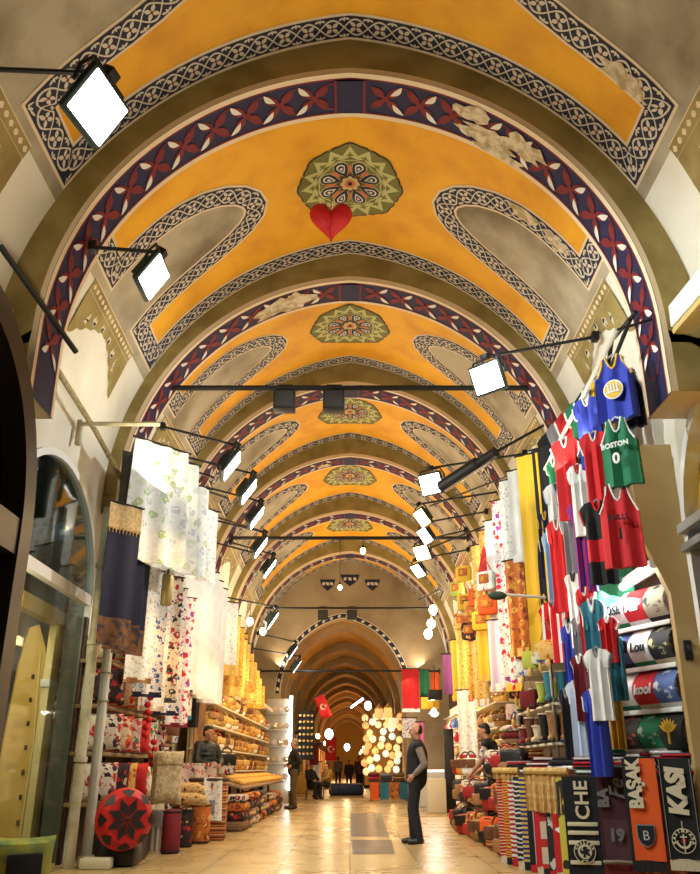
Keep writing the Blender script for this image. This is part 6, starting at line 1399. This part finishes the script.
# bench with piled fabrics
p = P(389, 800, Y=33.2)[0]
t = thing('fabric_bench', 'low trestle bench with folded fabrics near the far lamps', 'bench', (p.x, p.y, 0)); MB().rbox((0, 0, .66), (1.5, .8, .05), .01).build('top', woodd, t)
for sx in (-.65, .65):
    for sy in (-.3, .3): MB().rbox((sx, sy, .33), (.06, .06, .66), .01).build('leg', woodd, t)
for i in range(6):
    mm, nm = [(redl, 'red'), (darkc, 'charcoal'), (KIL, 'kilim'), (maroonc, 'maroon'), (greyc, 'grey'), (SEQ, 'striped')][i]
    o = thing('folded_fabric', '%s folded fabric, %s of the row piled on the far bench' % (nm, ORD[i]), 'fabric', (p.x - .55 + .46 * (i % 3), p.y, .69 + .12 * (i // 3)), 0, 'fabrics on the far bench'); MB().rbox((0, 0, .06), (.42, .6, .115), .04).build('body', mm, o); MB().rbox((0, -.29, .06), (.4, .04, .05), .01).build('fold', mm, o)
for i in range(4):
    mm, nm = [(orangec, 'orange'), (tealc, 'teal'), (KIL2, 'orange patterned'), (tealc, 'second teal')][i]
    o = thing('hanging_cloth', nm + ' cloth hanging down the front of the far bench', 'cloth', (p.x - .54 + .36 * i, p.y - .42, .62), 0, 'cloths on the far bench front'); cloth(MB(), .3, .58, 1, .01, 6, 6).build('cloth', mm, o); MB().tube([(-.15, 0, .01), (.15, 0, .01)], .012, 5).build('rod', blk, o)
# mosaic lamps
gl = [M('lamp_glass_%d' % i, c, .3, col2=c2, scale=26, emit=.8, ecol=c) for i, (c, c2) in enumerate((((1, .62, .2), (.6, .2, .05)), ((1, .78, .36), (.7, .4, .1)), ((1, .5, .16), (.5, .1, .05)), ((.75, .9, .75), (.2, .5, .5)), ((1, .82, .5), (.8, .5, .2))))]
gn = ['amber', 'pale gold', 'orange', 'greenish white', 'cream']
q = random.Random(4); LP = {}; spots = []
for i in range(400):
    x, y = q.uniform(364, 400), q.uniform(716, 772)
    if all((x - a) ** 2 + (y - b) ** 2 > 36 for a, b in spots): spots.append((x, y))
    if len(spots) >= 52: break
spots.sort(key=lambda s_: (round(s_[1] / 9), s_[0])); cnt = {}
for i, (x, y) in enumerate(spots):
    k = q.randrange(5) if not (380 < x < 394 and 730 < y < 745) else 3; a = P(x, y, Y=35.5 + q.uniform(-.6, .8))[0]; rw = int((y - 716) / 9.5); cnt[rw] = cnt.get(rw, 0) + 1
    lb = '%s mosaic lamp, %s from the left in the %s tier of the lamp cluster' % (gn[k], ORD[cnt[rw] - 1], ORD[rw])
    if k in LP: dup(LP[k], a, q.uniform(0, 6), lb)
    else:
        LP[k] = t = thing('mosaic_lamp', lb, 'lamp', a, 0, 'mosaic lamps in the far cluster'); MB().lathe([(.05, -.16), (.13, -.10), (.165, 0), (.13, .10), (.06, .15)], 14).build('globe', gl[k], t); MB().lathe([(.065, .14), (.04, .2), (.015, .24)], 10).build('cap', goldc, t); t.scale = (.86,) * 3; MB().tube([(0, 0, .22), (0, 0, .34)], .008, 4).build('chain', blk, t)
for i, (x, y, k, lb) in enumerate(((379, 713, 2, 'large orange lantern at the top left of the lamp cluster'), (388, 712, 0, 'large amber lantern at the top middle of the lamp cluster'), (393, 722, 4, 'large cream lantern at the top right of the lamp cluster'))):
    a = P(x, y, Y=33.5 + .45 * i)[0]; t = thing('lantern', lb, 'lantern', a); MB().lathe([(.10, -.22), (.16, -.2), (.16, .16), (.06, .26)], 8).build('glass', gl[k], t); MB().lathe([(.17, .15), (.05, .28), (.02, .34)], 8).build('cap', goldc, t); MB().tube([(0, 0, .33), (0, 0, .9)], .01, 4).build('chain', blk, t)
tag(MB().rbox((0, 0, 0), (1.45, .10, 2.6), .01).build('lamp_board', M('amber_board', (.40, .20, .05), .7), None, (1.32, 36.8, 1.75)), 'amber board behind the cluster of mosaic lamps', 'board')
LIGHTS.append(('POINT', Vector((.9, 34.4, 2.0)), None, 30, (1, .62, .25))); LIGHTS.append(('POINT', Vector((1.6, 34.2, 1.0)), None, 30, (1, .62, .25)))
# ------------------------------------------------------------------ far end, left
t = thing('plate_rack', 'tall white lit rack of plates at the far left beside the standing man', 'rack', (-2.55, 31.1, 0)); MB().rbox((0, .06, 1.7), (.85, .04, 3.4), .01).build('back_board', M('rack_board', (.45, .42, .36), .6), t)
for z in (.7, 1.25, 1.8, 2.35, 2.9): MB().rbox((0, 0, z), (.9, .16, .03), .006).build('shelf', whitem, t)
MB().tube([(.46, -.05, .4), (.46, -.05, 3.5)], .05, 8).build('light_tube', M('lit_tube', (1, 1, 1)), t)
pl = None
for r_ in range(5):
    for ci in range(4):
        lb = '%s plate, %s from the left on the %s shelf of the white plate rack' % (['white', 'silver', 'cream'][(r_ + ci) % 3], ORD[ci], ['lowest', 'second', 'third', 'fourth', 'top'][r_]); loc = (-2.88 + .22 * ci, 31.0, .724 + .55 * r_)
        if pl is None or (r_ + ci) % 3 not in pl:
            pl = pl or {}; o = thing('plate', lb, 'plate', loc, 0, 'plates on the white rack'); pl[(r_ + ci) % 3] = o
            MB().lathe([(.03, .0), (.07, -.004), (.13, -.02), (.135, -.014), (.07, .01), (.03, .012)], 20, (0, 0, .15), 0, Matrix.Rotation(R(82), 3, 'X')).build('dish', [whitec, chrome, creaml][(r_ + ci) % 3], o); o.scale = (.76,) * 3; MB().tube([(.10 * math.cos(k), -.022, .15 + .10 * math.sin(k)) for k in [2 * PI * j / 20 for j in range(20)]], .006, 4, closed=True).build('painted_ring', [bluec, goldc, redc][(r_ + ci) % 3], o)
        else: dup(pl[(r_ + ci) % 3], loc, 0, lb)
t = thing('medallion_board', 'dark board of small shining medallions behind the grey haired man', 'board', P(306, 735, Y=32.6)[0]); MB().rbox((0, 0, 0), (.62, .06, 1.7), .01).build('panel', blk, t)
mb = MB()
for i in range(7):
    for j in range(4): mb.lathe([(.045, 0), (.045, .02)], 10, (-.22 + .145 * j, -.05, .68 - .22 * i), 0, Matrix.Rotation(R(90), 3, 'X'))
mb.build('medallion', M('brass_disc', (.7, .5, .2), .25, metal=.9), t)
def flag(label, x, y, Y, w, h, rot):
    t = thing('red_flag', label, 'flag', P(x, y, Y=Y)[0], rot); cloth(MB(), w, h, 1, .04, 10, 8).build('cloth', redc, t); mb = MB(); c0 = (-.03 * w, -h * .5)
    pts = []
    for i in range(17): an = R(50) + R(260) * i / 16; pts.append((c0[0] + .17 * w * math.cos(an) * 1.6, c0[1] + .17 * w * math.sin(an) * 1.6))
    for i in range(16, -1, -1): an = R(62) + R(236) * i / 16; pts.append((c0[0] + .07 * w + .135 * w * math.cos(an) * 1.6, c0[1] + .135 * w * math.sin(an) * 1.6))
    mb.prism(pts, lambda p_, k: (p_[0], -.06 - .006 * k, p_[1])); st_ = []
    for i in range(10): an = PI + PI * i / 5; r_ = (.09 if i % 2 == 0 else .036) * w * 1.5; st_.append((c0[0] + .27 * w + r_ * math.cos(an), c0[1] + r_ * math.sin(an)))
    mb.prism(st_, lambda p_, k: (p_[0], -.06 - .006 * k, p_[1])); mb.build('crescent_and_star', whitec, t); MB().tube([(-w / 2, 0, .01), (w / 2, 0, .01)], .018, 6).build('pole', blk, t)
flag('red flag with a white crescent hung slanting near the far opening at the left', 319, 696, 33.5, .40, .85, (0, R(-22), R(10)))
flag('red flag with a white crescent hanging deep in the far aisle', 331, 738, 40, .50, .95, (0, 0, R(5)))
banner('cloth_banner', 'dark red cloth at the far left shopfront below the slanting flag', 314, 745, 765, 9, 33.8, maroonc)
banner('cloth_banner', 'white cloth below the dark red one at the far left', 317, 762, 782, 8, 34.6, whitec)
p = P(346, 800, Y=39.5)[0]
t = thing('blue_bundle', 'blue wrapped bundle lying on the floor far down the aisle', 'bundle', (p.x, p.y, 0)); MB().rbox((0, 0, .24), (1.5, .8, .48), .14, 0, None, 3).build('wrap', M('blue_tarpaulin', (.02, .05, .16), .5), t); MB().tube([(-.3, -.42, .0), (-.3, -.41, .46), (-.3, .41, .46)], .014, 5).build('strap', blk, t)
# far stalls: counters and signs along the lower arcade
q = random.Random(9)
for i in range(9):
    for sg in (-1, 1):
        y = 43 + i * 6.2; X = OX + sg * 2.05; mm, nm = [(GLD2, 'amber'), (redc, 'red'), (F8, 'bright'), (whitec, 'white'), (KIL, 'kilim'), (GLD, 'golden'), (orangec, 'orange'), (F3, 'leaf print'), (yellowc, 'yellow')][(i * 2 + (sg > 0) * 3) % 9]
        t = thing('market_stall', '%s draped stall, %s on the %s of the far arcade' % (nm, ORD[i], 'left' if sg < 0 else 'right'), 'stall', (X, y, 0), 0, 'stalls of the far arcade'); MB().rbox((0, 0, .45), (.8, 2.6, .9), .03).build('counter', mm, t); MB().rbox((sg * .3, 0, 1.75), (.16, 2.6, 1.7), .03).build('display_wall', [F8, GLD2, F1, GLD][i % 4], t); MB().rbox((-sg * .05, 0, 2.66), (.8, 2.6, .08), .02).build('awning', woodd, t)
        LIGHTS.append(('AREA', Vector((OX + sg * 1.2, y, 2.5)), Vector((OX + sg * 2.0, y, .8)), 16 if i < 3 else 40, (1, .68, .3)))  # added light thrown on the stall so the vault above stays dark
        if i % 2 == 0:
            b_ = bulb(Vector((OX + sg * 1.3, y - .4, 2.6)), 'warm bulb over the %s %s stall of the far arcade' % (ORD[i], 'left' if sg < 0 else 'right'), .6, r=.10, en=3 if i < 4 else 30)
for (x, y, Y, lb) in ((368, 703, 41, 'round white lamp high in the far opening'), (347, 745, 52, 'round warm lamp low in the middle of the far arcade'), (329, 731, 36, 'white lamp left of the middle in the far opening')):
    bulb(P(x, y, Y=Y)[0], lb, .5, r=.17, en=70, mat=lens_w)
t = thing('tube_light', 'short white tube light slanting high in the far opening', 'lamp', P(357, 703, Y=40)[0], (0, R(-35), 0)); MB().tube([(-.35, 0, 0), (.35, 0, 0)], .05, 8).build('tube', lens_w, t); MB().rbox((0, 0, .07), (.75, .1, .05), .01).build('housing', blk, t)
LIGHTS.append(('AREA', Vector((OX, 33.2, 2.9)), Vector((OX, 33.4, 6.5)), 34, (1, .72, .38)))  # added uplight that brightens the first far soffit, no fixture there
for (y_, en) in ((66, 130), (78, 200), (92, 240), (104, 200)): LIGHTS.append(('POINT', Vector((OX, y_, 3.0)), None, en, (1, .55, .2)))
# ------------------------------------------------------------------ light
S.view_settings.view_transform = 'Standard'; S.view_settings.look = 'None'; S.view_settings.gamma = 1
S.view_settings.use_curve_mapping = False; S.view_settings.exposure = 0.0
w = bpy.data.worlds.new('world'); S.world = w; w.use_nodes = True
w.node_tree.nodes['Background'].inputs[0].default_value = (1, .82, .6, 1); w.node_tree.nodes['Background'].inputs[1].default_value = .025
S.cycles.max_bounces = 6; S.cycles.diffuse_bounces = 2; S.cycles.glossy_bounces = 3; S.cycles.sample_clamp_indirect = 6
def area(loc, tgt, en, col, sx=1.0, sy=.3, spread=180):
    l = bpy.data.lights.new('lamp_or_fill_light', 'AREA'); l.shape = 'RECTANGLE'; l.size = sx; l.size_y = sy; l.energy = en; l.color = col; l.spread = R(spread)
    o = obj('lamp_or_fill_light', l, None, loc); d = Vector(tgt) - Vector(loc); o.rotation_euler = d.to_track_quat('-Z', 'Y').to_euler(); return o
def spot(loc, tgt, en, col, ang=110, blend=.6, r=.12):
    l = bpy.data.lights.new('lamp_or_fill_light', 'SPOT'); l.energy = en; l.color = col; l.spot_size = R(ang); l.spot_blend = blend; l.shadow_soft_size = r
    o = obj('lamp_or_fill_light', l, None, loc); d = Vector(tgt) - Vector(loc); o.rotation_euler = d.to_track_quat('-Z', 'Y').to_euler(); return o
WARM = (1, .72, .38); COOL = (.86, .97, 1.0); AMB = (1, .6, .22)
for i, (y0, y1) in enumerate(BAYS):
    m = (y0 + y1) / 2
    for sg in (-1, 1):
        area((sg * 2.6, m, 4.6), (sg * .4, m, 8.6), 38 if i == 0 else 55, (1, .84, .58), 2.5, .3)  # added warm uplight for the vault, no fixture behind it
        if i: area((sg * 1.9, m, 3.9), (sg * 3.0, m, 1.2), 17, (1, .64, .28), 2.5, .25)  # added soft fill from the aisle towards the goods, unseen source
# added warm fill lights that brighten the shop displays, no lamps stand here
for (x, y, z, tx, en) in ((-2.2, 12.6, 2.9, -3.3, 20), (-2.0, 15.4, 2.7, -3.3, 14), (-1.7, 20, 3.2, -3.0, 44), (-1.7, 23.5, 3.2, -3.0, 44), (-1.7, 27, 3.2, -3.0, 44), (1.7, 13.4, 3.2, 2.9, 30), (1.6, 17, 3.4, 2.6, 44)):
    area((x, y, z), (tx, y, 1.3), en, (1, .62, .24), 2.2, .15)
for k, loc, tgt, en, col in LIGHTS:
    if k == 'SPOT': spot(loc, tgt, en * 1.35, col)
    elif k == 'AREA': area(loc, tgt, en, col, .8, .3)
    else:
        l = bpy.data.lights.new('lamp_or_fill_light', 'POINT'); l.energy = en; l.color = col; l.shadow_soft_size = .08; obj('lamp_or_fill_light', l, None, loc)
